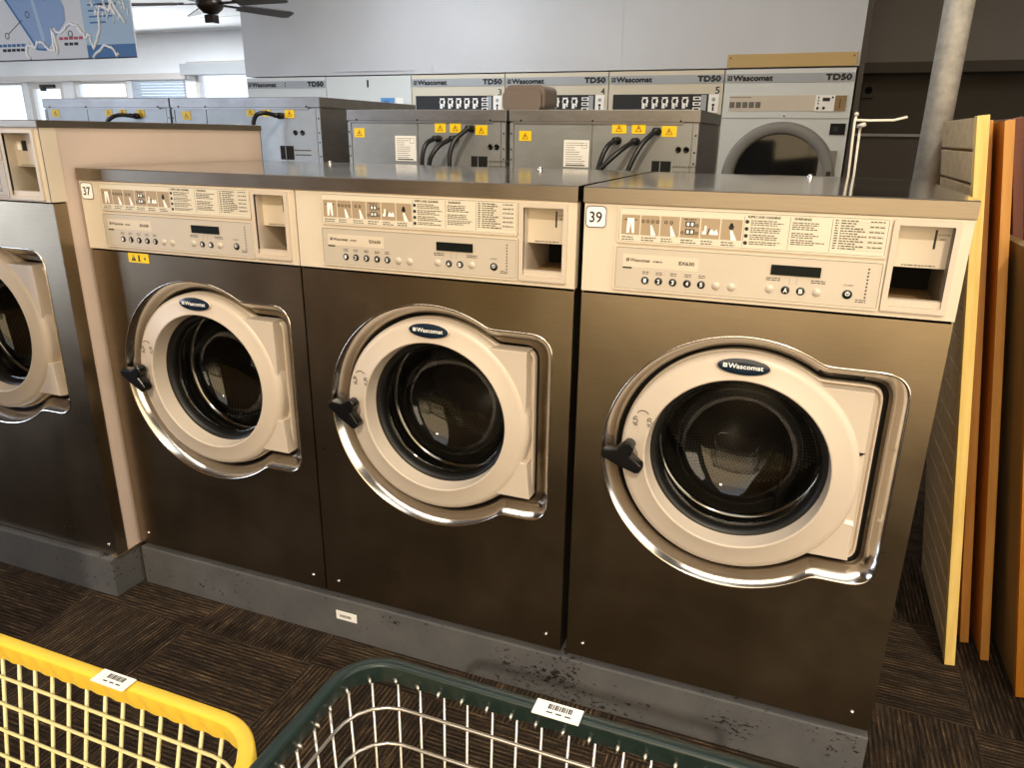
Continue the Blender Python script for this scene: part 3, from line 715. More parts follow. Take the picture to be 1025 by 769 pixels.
# ------------------------------------------------------------------ row of washers seen from behind
def back_washer(x0, x1, top, depth, label, stickers, plugs, cords, holes, plate, paper=None, seam=None, detail=True):
    Y = 1.5
    root = thing('washing_machine', label, 'washing machine', ((x0+x1)/2, Y, -Z0), group='washers of the next row seen from behind')
    ox, oz = (x0+x1)/2, -Z0
    def b(mb, *a, **k):
        mb.v = [(v[0]-ox, v[1]-Y, v[2]-oz) for v in mb.v]; return mb.build(*a, **k)
    mb = MB(); mb.box(x0+.004, x1-.004, Y+.004, Y+depth, -Z0, top-.045)
    b(mb, 'cabinet', M['galvlid'], root)
    mb = MB(); sm = seam if seam else (x0+x1)/2
    mb.box(x0+.022, sm-.002, Y-.001, Y+.004, .25, top-.048); mb.box(sm+.002, x1-.026, Y-.001, Y+.004, .25, top-.048)
    mb.box(x0+.003, x0+.018, Y-.002, Y+.004, .1, top-.05); mb.box(x1-.022, x1-.003, Y-.002, Y+.004, .1, top-.05)
    for z in (top-.09, top-.15, top-.19, top-.25):
        for x in (x0+.009, x1-.012): mb.lathe([(.004, .001), (.003, -.002), (.0003, -.003)], (x, Y-.002, z), 8, 1)
    b(mb, 'rear_panel', [M['galv'], M['dark']], root, 'grey sheet metal rear panels')
    mb = MB(); mb.box(x0, x1, Y-.004, Y+depth+.01, top-.044, top, 0, .002)
    mb.box(x0+.02, x1-.06, Y-.006, Y-.003, top-.052, top-.044)
    for x in (x0+.05, sm, x1-.07): mb.lathe([(.004, .001), (.003, -.002), (.0003, -.003)], (x, Y-.006, top-.040), 8, 1)
    b(mb, 'lid', [M['galvlid'], M['dark']], root)
    for x, z, w in stickers:
        mb = MB(); h = .038
        mb.box(x-w/2, x+w/2, Y-.003, Y-.001, z-h/2, z+h/2, 0)
        mb.add([(x-.013, Y-.0035, z-.012), (x+.013, Y-.0035, z-.012), (x, Y-.0035, z+.013)], [(0, 1, 2)], 1)
        mb.add([(x-.009, Y-.0038, z-.010), (x+.009, Y-.0038, z-.010), (x, Y-.0038, z+.009)], [(0, 1, 2)], 0)
        mb.add([(x-.003, Y-.004, z+.004), (x+.002, Y-.004, z+.005), (x, Y-.004, z), (x+.004, Y-.004, z), (x-.002, Y-.004, z-.009), (x, Y-.004, z-.003), (x-.004, Y-.004, z-.003)], [tuple(range(7))], 1)
        b(mb, 'warning_sticker', [M['sticker'], plain_red], root)
    for (x, z), pts in zip(plugs, cords):
        mb = MB(); mb.cyl((x, Y, z), (x, Y-.022, z), .014, 14); mb.cyl((x, Y-.02, z), (x-.006, Y-.045, z+.002), .011, 12)
        path = [(x-.004, Y-.035, z+.001)]+pts
        # smooth the path
        for _ in range(2):
            q = [path[0]]
            for i in range(len(path)-1):
                p0, p1 = Vector(path[i]), Vector(path[i+1]); q += [tuple(p0*.75+p1*.25), tuple(p0*.25+p1*.75)]
            q.append(path[-1]); path = q
        mb.tube(path, .0095, 10)
        b(mb, 'power_cord', M['cable'], root, 'thick black power cord')
    for x, z in holes:
        mb = MB(); mb.lathe([(.011, .001), (.011, -.004), (.007, -.005), (.006, .0), (.0003, .0)], (x, Y-.001, z), 16); b(mb, 'cord_grommet', M['blackp'], root)
    if plate:
        x, z = plate; mb = MB(); mb.box(x-.036, x+.036, Y-.003, Y, z-.030, z+.030, 0); mb.box(x-.006, x-.003, Y-.006, Y-.002, z-.028, z+.028, 1)
        for k in range(8):
            for r in range(2): mb.lathe([(.0035, .0), (.003, -.004), (.0003, -.005)], (x+.048+.011*k, Y-.001, z+.012-.020*r), 6, 2)
        b(mb, 'terminal_block', [M['dark'], M['galv'], M['inkgrey']], root, 'black terminal opening beside a row of contacts')
    if paper:
        x0_, x1_, z0_, z1_ = paper; mb = MB(); mb.box(x0_, x1_, Y-.002, Y-.001, z0_, z1_, 0)
        w = x1_-x0_
        for r in range(11):
            z = z1_-.012-.0085*r
            fine(mb, x0_+w*.08, x0_+w*(.45 if r in (2, 3) else random.uniform(.6, .9)), z, .0022, Y-.0025, 1)
        fr(mb, x0_+w*.72, x0_+w*.92, z1_-.03, z1_-.01, .001, Y-.0025, 1); quad(mb, x0_+w*.1, x0_+w*.85, z0_+.004, z0_+.009, Y-.0025, 1)
        b(mb, 'data_plate', [M['label'], M['inkgrey']], root, 'white paper data label')
    return root
plain_red = plain('red_print', rgb(150, 60, 20), .5)
Yc = 1.5
back_washer(.587, 1.336, 1.262, .65, 'rear of the grey washer with three black cords directly behind washers 38 and 39',
    [(.656, 1.164, .052), (1.036, 1.196, .056), (1.111, 1.196, .052), (1.226, 1.186, .056)],
    [(1.035, 1.151), (1.107, 1.149), (1.185, 1.186)],
    [[(1.01, Yc-.09, 1.13), (.985, Yc-.10, 1.05), (.96, Yc-.09, .9), (.96, Yc-.05, .5)], [(1.07, Yc-.10, 1.12), (.99, Yc-.13, 1.04), (.93, Yc-.11, .96), (.90, Yc-.06, .5)], [(1.14, Yc-.09, 1.14), (1.10, Yc-.12, 1.04), (1.07, Yc-.10, .9), (1.06, Yc-.05, .5)]],
    [(1.265, 1.122), (1.294, 1.122)], (1.205, 1.050), (.818, .921, 1.050, 1.151), .931)
back_washer(-.172, .575, 1.262, .65, 'rear of the grey washer with three black cords directly behind the middle washer',
    [(-.112, 1.168, .052), (.279, 1.192, .050), (.348, 1.192, .050), (.465, 1.184, .054)],
    [(.274, 1.148), (.352, 1.149), (.425, 1.189)],
    [[(.25, Yc-.09, 1.13), (.235, Yc-.10, 1.04), (.23, Yc-.06, .5)], [(.31, Yc-.10, 1.12), (.27, Yc-.12, 1.04), (.24, Yc-.06, .5)], [(.375, Yc-.09, 1.14), (.365, Yc-.11, 1.05), (.37, Yc-.06, .5)]],
    [(.505, 1.120), (.533, 1.120)], (.455, 1.052), (.063, .163, 1.056, 1.158), .173)
back_washer(-1.153, -.307, 1.315, .87, 'rear of the taller washer with one thick arched cord and brown side behind washer 37',
    [(-1.062, 1.236, .05), (-.685, 1.252, .045), (-.598, 1.252, .045), (-.470, 1.246, .05)], [(-.515, 1.236)],
    [[(-.545, Yc-.10, 1.250), (-.585, Yc-.11, 1.225), (-.592, Yc-.11, 1.13), (-.575, Yc-.10, 1.0), (-.57, Yc-.05, .5)]],
    [(-.447, 1.165), (-.409, 1.165)], (-.500, 1.078), None, -.942)
back_washer(-2.003, -1.160, 1.315, .87, 'rear of the tall washer farthest left in the next row',
    [(-1.922, 1.246, .05), (-1.555, 1.250, .045), (-1.463, 1.250, .045), (-1.346, 1.250, .05)], [(-1.365, 1.232)],
    [[(-1.41, Yc-.09, 1.238), (-1.48, Yc-.10, 1.20), (-1.50, Yc-.08, 1.1), (-1.5, Yc-.05, .5)]],
    [], None, None, -1.70)
# taupe box with rounded top on the lid
mb = MB(); pr = rrect(.575, .775, 1.20, 1.338, .035, 8)
pr = [(x, max(z, 1.2635)) for x, z in pr]
mb.slab(rrect(.515, .682, 1.2635, 1.336, .018, 8), 1.60, 1.62, 0, bev=.004); mb.slab(rrect(.512, .692, 1.2635, 1.362, .030, 8), 1.622, 1.78, 0, bev=.008)
tag(mb.build('plastic_box', M['brown'], None), 'taupe plastic box with rounded corners on top of the grey washer', 'box')

# ------------------------------------------------------------------ dryers
def dryer(x0, x1, label, kind, num):
    Y = 4.5; top = 1.634; W_ = x1-x0; ox = (x0+x1)/2
    root = thing('tumble_dryer', label, 'dryer', (ox, Y, -Z0), group='tumble dryers built into the back wall')
    def b(mb, *a, **k):
        mb.v = [(v[0]-ox, v[1]-Y, v[2]+Z0) for v in mb.v]; return mb.build(*a, **k)
    body = M['dryer_warm_lit'] if kind == 'tan' else M['dryer']  # kind tan means enamel tinted as if warmly sunlit
    mb = MB()
    R = .385 if kind != 'none' else .3
    dx, dz = (x0+x1)/2, .888 if kind != 'none' else .9
    mb.plate([(x0+.004, 1.305), (x1-.004, 1.305), (x1-.004, top-.004), (x0+.004, top-.004)], [], Y, Y+.02)
    circ = [(dx+R*.86*math.cos(2*PI*i/64), dz+R*.86*math.sin(2*PI*i/64)) for i in range(64)]
    mb.plate([(x0+.004, -Z0), (x1-.004, -Z0), (x1-.004, 1.300), (x0+.004, 1.300)], [circ[::-1]], Y+.002, Y+.02)
    mb.box(x0+.004, x0+.01, Y+.02, Y+.8, -Z0, top-.004); mb.box(x1-.01, x1-.004, Y+.02, Y+.8, -Z0, top-.004); mb.box(x0+.004, x1-.004, Y+.02, Y+.8, top-.01, top-.004)
    mb.box(x0+.004, x1-.004, Y+.78, Y+.8, -Z0, top-.01)
    b(mb, 'cabinet', body, root)
    mb = MB(); zb0, zb1 = 1.540, 1.600
    if kind != 'plainwhite':
        mb.box(x0+.008, x1-.008, Y-.004, Y, zb0, zb1, 0)
        maker_mark(mb, x0+.022, 1.555, .032, Y-.005, 1, 0)
        text(mb, 'Wascomat', x0+.062, x0+.33, 1.554, 1.588, Y-.005, 1, .0038)
        text(mb, 'TD50', x1-.19, x1-.028, 1.554, 1.590, Y-.005, 1, .0045)
        b(mb, 'name_band', [M['band'], M['ink']], root, 'grey band with maker name and TD50')
    if num:
        mb = MB(); 
        if num[0].isdigit(): text(mb, num, x1-.058, x1-.028, 1.470, 1.516, Y-.002, 0, .001)
        else:
            mb.cyl((dx, Y-.001, 1.56), (dx, Y-.006, 1.56), .006, 8); mb.cyl((dx, Y-.001, 1.582), (dx, Y-.006, 1.582), .006, 8); mb.box(dx-.008, dx+.008, Y-.003, Y, 1.54, 1.60)
        b(mb, 'dryer_number', M['ink'], root)
    if kind in ('tan', 'white'):
        mb = MB(); mb.box(x0+.040, x1-.100, Y-.005, Y, 1.335, 1.468, 0)
        xs = x0+.26
        for k in range(5):
            a = xs+.075*k
            mb.lathe([(.018, 0), (.026, 0)], (a+.028, Y-.006, 1.42), 14, 1, True); quad(mb, a+.006, a+.03, 1.368, 1.405, Y-.0065, 1); quad(mb, a+.036, a+.048, 1.38, 1.43, Y-.0065, 1); quad(mb, a+.004, a+.05, 1.442, 1.448, Y-.0065, 1)
        for r in range(3): quad(mb, x0+.645, x0+.700, 1.352+.037*r, 1.376+.037*r, Y-.0065, 1); quad(mb, x0+.655, x0+.690, 1.358+.037*r, 1.370+.037*r, Y-.007, 0)
        b(mb, 'instruction_strip', [M['ink'], M['label']], root, 'black strip of white pictograms')
        mb = MB(); mb.box(x1-.155, x1-.115, Y-.006, Y-.005, 1.34, 1.462, 1); mb.box(x1-.100, x1-.028, Y-.005, Y, 1.340, 1.466, 0)
        disc(mb, x1-.064, 1.43, .014, Y-.006, 1); disc(mb, x1-.064, 1.392, .010, Y-.006, 2); quad(mb, x1-.070, x1-.058, 1.352, 1.38, Y-.006, 2)
        b(mb, 'coin_plate', [M['label'], M['band'], M['ink']], root, 'white coin plate')
    if kind in ('first', 'plainwhite'):
        mb = MB(); mb.box(x1-.30, x1-.17, Y-.005, Y, 1.36, 1.455, 0); mb.box(x1-.27, x1-.22, Y-.006, Y-.005, 1.40, 1.435, 2); mb.box(x1-.15, x1-.08, Y-.005, Y, 1.36, 1.455, 1)
        b(mb, 'display_panel', [M['lcd'], M['label'], M['pnavy']], root, 'small blue display panel')
    if kind == 'last':
        mb = MB(); mb.box(x0+.008, x1-.008, Y-.012, Y-.001, top+.006, top+.094, 0, .002)
        for x in (x0+.03, x1-.03): mb.lathe([(.006, .001), (.004, -.003), (.0003, -.004)], (x, Y-.012, top+.07), 8, 1)
        b(mb, 'top_trim', [M['gold'], M['dark']], root, 'dull gold trim board above the dryer')
        mb = MB(); mb.box(x0+.05, x1-.09, Y-.003, Y, 1.35, 1.455, 0)
        for k in range(5): mb.box(x0+.052+.045*k, x0+.088+.045*k, Y-.005, Y-.003, 1.372, 1.412, 1)
        fine(mb, x0+.05, x0+.2, 1.44, .006, Y-.004, 1)
        b(mb, 'instruction_strip', [M['panel'], M['inkgrey']], root)
        mb = MB(); mb.box(1.705, 1.905, Y-.007, Y-.003, 1.350, 1.455, 0); mb.box(1.832, 1.905, Y-.009, Y-.006, 1.352, 1.453, 1)
        mb.box(1.752, 1.800, Y-.009, Y-.006, 1.415, 1.438, 2)
        for x, z, r in ((1.725, 1.44, .005), (1.725, 1.42, .005), (1.725, 1.40, .005), (1.725, 1.37, .009), (1.765, 1.37, .010), (1.815, 1.44, .007)): mb.lathe([(r, .0), (r*.7, -.006), (.0003, -.007)], (x, Y-.007, z), 10, 2)
        mb.box(1.864, 1.869, Y-.011, Y-.008, 1.37, 1.43, 2)
        b(mb, 'control_panel', [M['label'], M['ply'], M['ink']], root, 'control plate with knobs beside a wood-toned coin slide')
        mb = MB(); mb.box(1.825, 1.925, Y-.006, Y+.002, 1.195, 1.270, 0); mb.box(1.845, 1.88, Y-.008, Y-.005, 1.215, 1.25, 1); b(mb, 'lint_door_latch', [M['dark'], M['ink']], root, 'small black square vent')
    mb = MB(); mb.box(x0+.005, x1-.005, Y-.002, Y, 1.3005, 1.3045, 0)
    mb.lathe([(.008, .001), (.006, -.004), (.0003, -.005)], (dx, Y-.002, 1.318), 10, 1); b(mb, 'seam_trim', [M['band'], M['chrome']], root)
    # door
    mb = MB(); mb.lathe([(R*1.02, 0), (R*1.02, -.004), (R*.995, -.005), (R*.985, -.02), (R*.97, -.023), (R*.84, -.022), (R*.825, -.017), (R*.80, -.010), (R*.79, .01)], (dx, Y, dz), 72, 0, True)
    mb.box(dx+R*.7, x1-.05, Y-.012, Y, dz-.2, dz+.2, 0)
    door = b(mb, 'door', M['doorgrey'], root, 'round grey dryer door')
    mb = MB(); mb.lathe([(R*.80, .002), (R*.4, -.002), (.0005, -.004)], (dx, Y, dz), 48, 0, True); b(mb, 'door_glass', M['dglass'], door)
    if kind == 'last':
        mb = MB(); mb.box(dx+.33, dx+.36, Y-.045, Y-.010, dz-.06, dz+.06, 0, .004); b(mb, 'door_handle', M['blackp'], door)
    return root
xs = [-3.19, -2.33, -1.481, -.635, .218, 1.074, 1.945]
dryer(xs[0], xs[1], 'white tumble dryer at the left end of the dryer wall', 'first', ':')
dryer(xs[1], xs[2], 'white tumble dryer with no name band and a small blue display', 'plainwhite', ':')
dryer(xs[2], xs[3], 'warm-lit tumble dryer numbered 3 with a black pictogram strip', 'tan', '3')
dryer(xs[3], xs[4], 'warm-lit tumble dryer numbered 4, half hidden by the taupe box', 'tan', '4')
dryer(xs[4], xs[5], 'warm-lit tumble dryer numbered 5 with a black pictogram strip', 'tan', '5')
dryer(xs[5], xs[6], 'pale tumble dryer with its round door in view under gold trim', 'last', None)

# ------------------------------------------------------------------ shell of the room
ZF, ZC = -Z0, 2.70
def S(name, mb, mats): return struct(mb.build(name, mats, None))
XL_, XR_, YB, YF_ = -14.5, 3.35, 9.0, -2.6
mb = MB(); mb.box(XL_, XR_, YF_-1.0, YB+.2, ZF-.1, ZF); S('floor', mb, M['carpet'])
mb = MB(); mb.box(XL_, XR_, 2.6, YB+.2, ZC, ZC+.1); mb.box(XL_, XR_, 2.6, 2.7, ZC, 7.0); mb.box(XL_, XR_, YF_-.2, 2.7, 7.0, 7.1)  # front part, out of view, raised so the sun can reach the machines
for k in range(7): mb.box(XL_, XR_, 2.8+k, 2.815+k, ZC-.004, ZC)
S('ceiling', mb, M['ceil'])
# far wall with door and windows
mb = MB(); head = 1.985
mb.box(XL_, -8.15, YB, YB+.2, head+.05, ZC); mb.box(-8.15, -6.7, YB, YB+.2, 2.25, ZC); mb.box(-6.7, -3.1, YB, YB+.2, ZF, ZC)
mb.box(-12.0, -8.15, YB, YB+.2, ZF, .55); mb.box(-8.15, -6.7, YB, YB+.2, ZF, .55)
for a, b_ in ((-12.08, -11.95), (-11.05, -10.80), (-9.52, -9.40), (-8.20, -7.98)): mb.box(a, b_, YB, YB+.2, ZF, head+.06)
S('wall_back', mb, M['wallw'])
mb = MB(); mb.box(XL_, -8.15, YB-.05, YB, head, head+.10, 0, .005); S('trim_1', mb, M['frame'])
mb = MB(); mb.box(-8.05, -6.7, YB-.25, YB, 2.03, 2.20, 0, .005); S('trim_2', mb, M['band'])
k = 1
for a, b_, top, sash in ((-14.5, -12.08, head, 0), (-10.80, -9.52, head, 1), (-9.40, -8.20, head, 1), (-7.98, -6.7, 2.25, 0)):
    mb = MB(); w = .05
    mb.box(a, a+w, YB+.02, YB+.1, .55, top); mb.box(b_-w, b_, YB+.02, YB+.1, .55, top); mb.box(a+w, b_-w, YB+.02, YB+.1, .55, .6); mb.box(a+w, b_-w, YB+.02, YB+.1, top-w, top)
    if sash: mb.box(a+w, b_-w, YB+.02, YB+.1, top-.30, top-.26)
    o = S('window_%d' % k, mb, M['frame'])
    mb = MB(); mb.box(a+w, b_-w, YB+.05, YB+.056, .6, top-w); mb.build('window_pane', M['pane'], o)
    if k == 3:
        mb = MB()
        for r in range(6): mb.box(a+.03, b_-.03, YB-.02, YB+.01, top-.06-.045*r, top-.025-.045*r)
        mb.build('window_blind', M['blind'], o)
    k += 1
mb = MB(); a, b_ = -11.95, -11.05
mb.box(a, a+.1, YB+.02, YB+.08, ZF, head); mb.box(b_-.1, b_, YB+.02, YB+.08, ZF, head); mb.box(a+.1, b_-.1, YB+.02, YB+.08, ZF, ZF+.25); mb.box(a+.1, b_-.1, YB+.02, YB+.08, head-.12, head); mb.box(a+.1, b_-.1, YB+.02, YB+.08, .95, 1.05)
dr = S('door_1', mb, M['frame'])
mb = MB(); mb.box(a+.1, b_-.1, YB+.045, YB+.05, ZF+.25, head-.12); mb.build('door_pane', M['pane'], dr)
mb = MB(); mb.box(a+.35, b_-.2, YB-.03, YB+.02, head-.10, head-.05); mb.box(a+.4, a+.46, YB-.06, YB+.02, head-.16, head-.10); mb.build('door_closer', M['fan'], dr)
# dryer bulkhead
mb = MB(); mb.box(-3.19, 1.953, 4.5, 5.4, 1.640, ZC)
mb.box(-1.30, -1.28, 4.495, 4.5, 1.65, 1.70); mb.box(.30, .306, 4.498, 4.5, 1.65, ZC)
mb.box(-2.25, -1.45, 4.492, 4.5, 1.668, 1.672)
S('wall_middle', mb, M['bulk'])
# recess to the right of the dryers
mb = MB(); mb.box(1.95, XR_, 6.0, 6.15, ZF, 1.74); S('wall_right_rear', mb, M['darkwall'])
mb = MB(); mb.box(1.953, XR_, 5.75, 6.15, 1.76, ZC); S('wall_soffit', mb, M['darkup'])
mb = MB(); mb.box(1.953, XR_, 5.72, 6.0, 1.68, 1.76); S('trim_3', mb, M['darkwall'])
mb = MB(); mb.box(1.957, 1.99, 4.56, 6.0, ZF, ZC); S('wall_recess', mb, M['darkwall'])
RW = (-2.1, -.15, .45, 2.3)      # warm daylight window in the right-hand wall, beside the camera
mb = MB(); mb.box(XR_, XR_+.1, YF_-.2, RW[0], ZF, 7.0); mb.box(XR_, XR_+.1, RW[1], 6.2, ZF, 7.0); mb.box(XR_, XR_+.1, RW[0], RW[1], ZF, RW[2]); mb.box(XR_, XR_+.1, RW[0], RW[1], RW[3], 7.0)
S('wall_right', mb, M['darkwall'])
mb = MB()
for a, b_ in ((RW[0], RW[0]+.05), (RW[1]-.05, RW[1])): mb.box(XR_+.02, XR_+.08, a, b_, RW[2], RW[3])
mb.box(XR_+.02, XR_+.08, RW[0]+.05, RW[1]-.05, RW[2], RW[2]+.05); mb.box(XR_+.02, XR_+.08, RW[0]+.05, RW[1]-.05, RW[3]-.05, RW[3])
o5 = S('window_5', mb, M['frame'])
mb = MB(); mb.box(XR_+.045, XR_+.05, RW[0]+.05, RW[1]-.05, RW[2]+.05, RW[3]-.05); mb.build('window_pane', M['pane'], o5)
mb = MB(); mb.box(XL_-.1, XL_, YF_-.2, YB+.2, ZF, 7.0); S('wall_left', mb, M['wallw'])
# storefront wall behind the camera: low sun comes in through its right-hand opening
mb = MB()
ZH = 7.0  # unseen upper wall and opening made tall to let the sun in
OP = (.62, 3.25, .12, 6.6); CW = (-7.5, -3.3, -.08, 2.4)
mb.box(XL_, CW[0], YF_-.15, YF_, ZF, ZH); mb.box(CW[0], CW[1], YF_-.15, YF_, ZF, CW[2]); mb.box(CW[0], CW[1], YF_-.15, YF_, CW[3], ZH)
mb.box(CW[1], OP[0], YF_-.15, YF_, ZF, ZH); mb.box(OP[0], OP[1], YF_-.15, YF_, ZF, ZF+.05); mb.box(OP[0], OP[1], YF_-.15, YF_, OP[3], ZH); mb.box(OP[1], XR_, YF_-.15, YF_, ZF, ZH)
S('wall_front', mb, M['frontwall'])
mb = MB(); mb.box(3.0, XR_, 5.85, 5.95, ZF, .0); 
mb = MB(); mb.box(2.06, 2.16, 5.95, 6.0, 1.50, 1.63, 0, .004); mb.lathe([(.03, 0), (.02, -.02), (.0005, -.025)], (2.11, 5.95, 1.56), 16, 1)
tag(mb.build('wall_switch_box', [M['darkwall'], M['dark']], None), 'small dark box with a black knob on the rear wall', 'box')
mb = MB(); mb.box(2.02, 3.3, 5.2, 5.95, ZF, 1.19); mb.box(2.0, 3.32, 5.17, 5.95, 1.19, 1.21, 1)
tag(mb.build('counter_cabinet', [M['darkwall'], M['band']], None), 'dark cabinet with a pale top edge in the unlit corner', 'cabinet')

# ------------------------------------------------------------------ pole, rack rod, leaning boards
mb = MB(); mb.cyl((2.055, 1.12, ZF), (2.055, 1.12, 7.0), .038, 32)
o = tag(mb.build('support_pole', M['pipe'], None), 'galvanised metal pole rising behind washer 39', 'pole')
o = thing('wire_rack', 'thin white wire rack with one arm behind washer 39', 'rack', (1.84, .80, ZF))
def rel(mb, ox, oy, oz): mb.v = [(v[0]-ox, v[1]-oy, v[2]-oz) for v in mb.v]; return mb
mb = MB(); mb.tube([(1.829, .80, ZF), (1.829, .80, 1.05), (1.824, .80, 1.21), (1.826, .80, 1.222)], .0032, 8); mb.lathe([(.0003, -.006), (.006, 0), (.0003, .006)], (1.826, .80, 1.228), 10)
mb.tube([(1.845, .86, ZF), (1.845, .86, 1.05), (1.842, .86, 1.205)], .0032, 8)
rel(mb, 1.84, .80, ZF).build('upright', M['rodw'], o)
mb = MB(); mb.tube([(1.824, .80, 1.214), (1.86, .80, 1.213), (1.915, .80, 1.214), (1.945, .80, 1.222)], .0032, 8); mb.tube([(1.838, .86, 1.200), (1.850, .84, 1.204)], .006, 8)
rel(mb, 1.84, .80, ZF).build('arm', M['rodw'], o)
mb = MB(); mb.box(1.80, 1.87, .78, .88, ZF, ZF+.02); rel(mb, 1.84, .80, ZF).build('foot', M['rodw'], o)

def leaning(name, label, bx, y0, y1, L, th, tx, mats, slats=False, h0=ZF, cat='board', facemi=1, group='wooden boards leaning by washer 39'):
    """board standing on the floor with its lower edge at bx, top leaning towards tx (x at the top); thin in x"""
    ang = math.atan2(bx-tx, L); root_l = math.hypot(bx-tx, L)
    o = thing(name, label, cat, (bx, y0, h0), group=group); o.rotation_euler = (0, -ang, 0)
    L = root_l; z0 = abs(th*math.sin(ang)) + .001 if ang > 0 else .001
    if slats:
        fw = .03
        mb = MB(); mb.box(0, th, 0, fw, z0, L, 0, .0015); mb.build('front_stile', mats[0], o, 'bright raw pine stile edge')
        n = 19; sh = (L-z0)/n
        for k in range(n):
            mb = MB(); mb.box(.001, th-.004, fw, y1-y0, z0+sh*k+.004, z0+sh*(k+1)-.003, 0, .0015); mb.build('slat', mats[1], o)
        mb = MB(); mb.box(th-.0035, th, fw, y1-y0, z0+.01, L-.01); mb.build('backing', mats[2], o)
    else:
        mb = MB(); mb.box(0, th, 0, .022, z0, L, 0, .0015); mb.build('edge_strip', mats[0], o)
        mb = MB(); mb.box(.001, th-.001, .022, y1-y0, z0, L-.002, 0); mb.build('board_face', mats[1], o)
    return o
leaning('slatted_panel', 'slatted wooden panel with raw yellow pine edge leaning nearest washer 39', 2.226, .495, .975, 1.360, .024, 2.048, [M['pine'], M['slat'], M['orange']], True)
leaning('wooden_board', 'narrow orange varnished board just behind the slatted panel', 2.280, .615, 1.04, 1.352, .021, 2.081, [M['orange2'], M['orange']])
leaning('wooden_board', 'varnished board with pale lit edge, right of the narrow orange one', 2.318, .552, 1.05, 1.352, .020, 2.111, [M['orange2'], M['orange']])
leaning('plywood_sheet', 'shorter wide brown panel at the right edge of the picture', 2.372, .426, 1.40, 1.095, .022, 2.153+.03, [M['orange'], M['ply']])
leaning('plywood_sheet', 'tall dark reddish panel behind the brown one', 2.420, .70, 1.25, 1.36, .022, 2.155, [M['redwood'], M['redwood']])

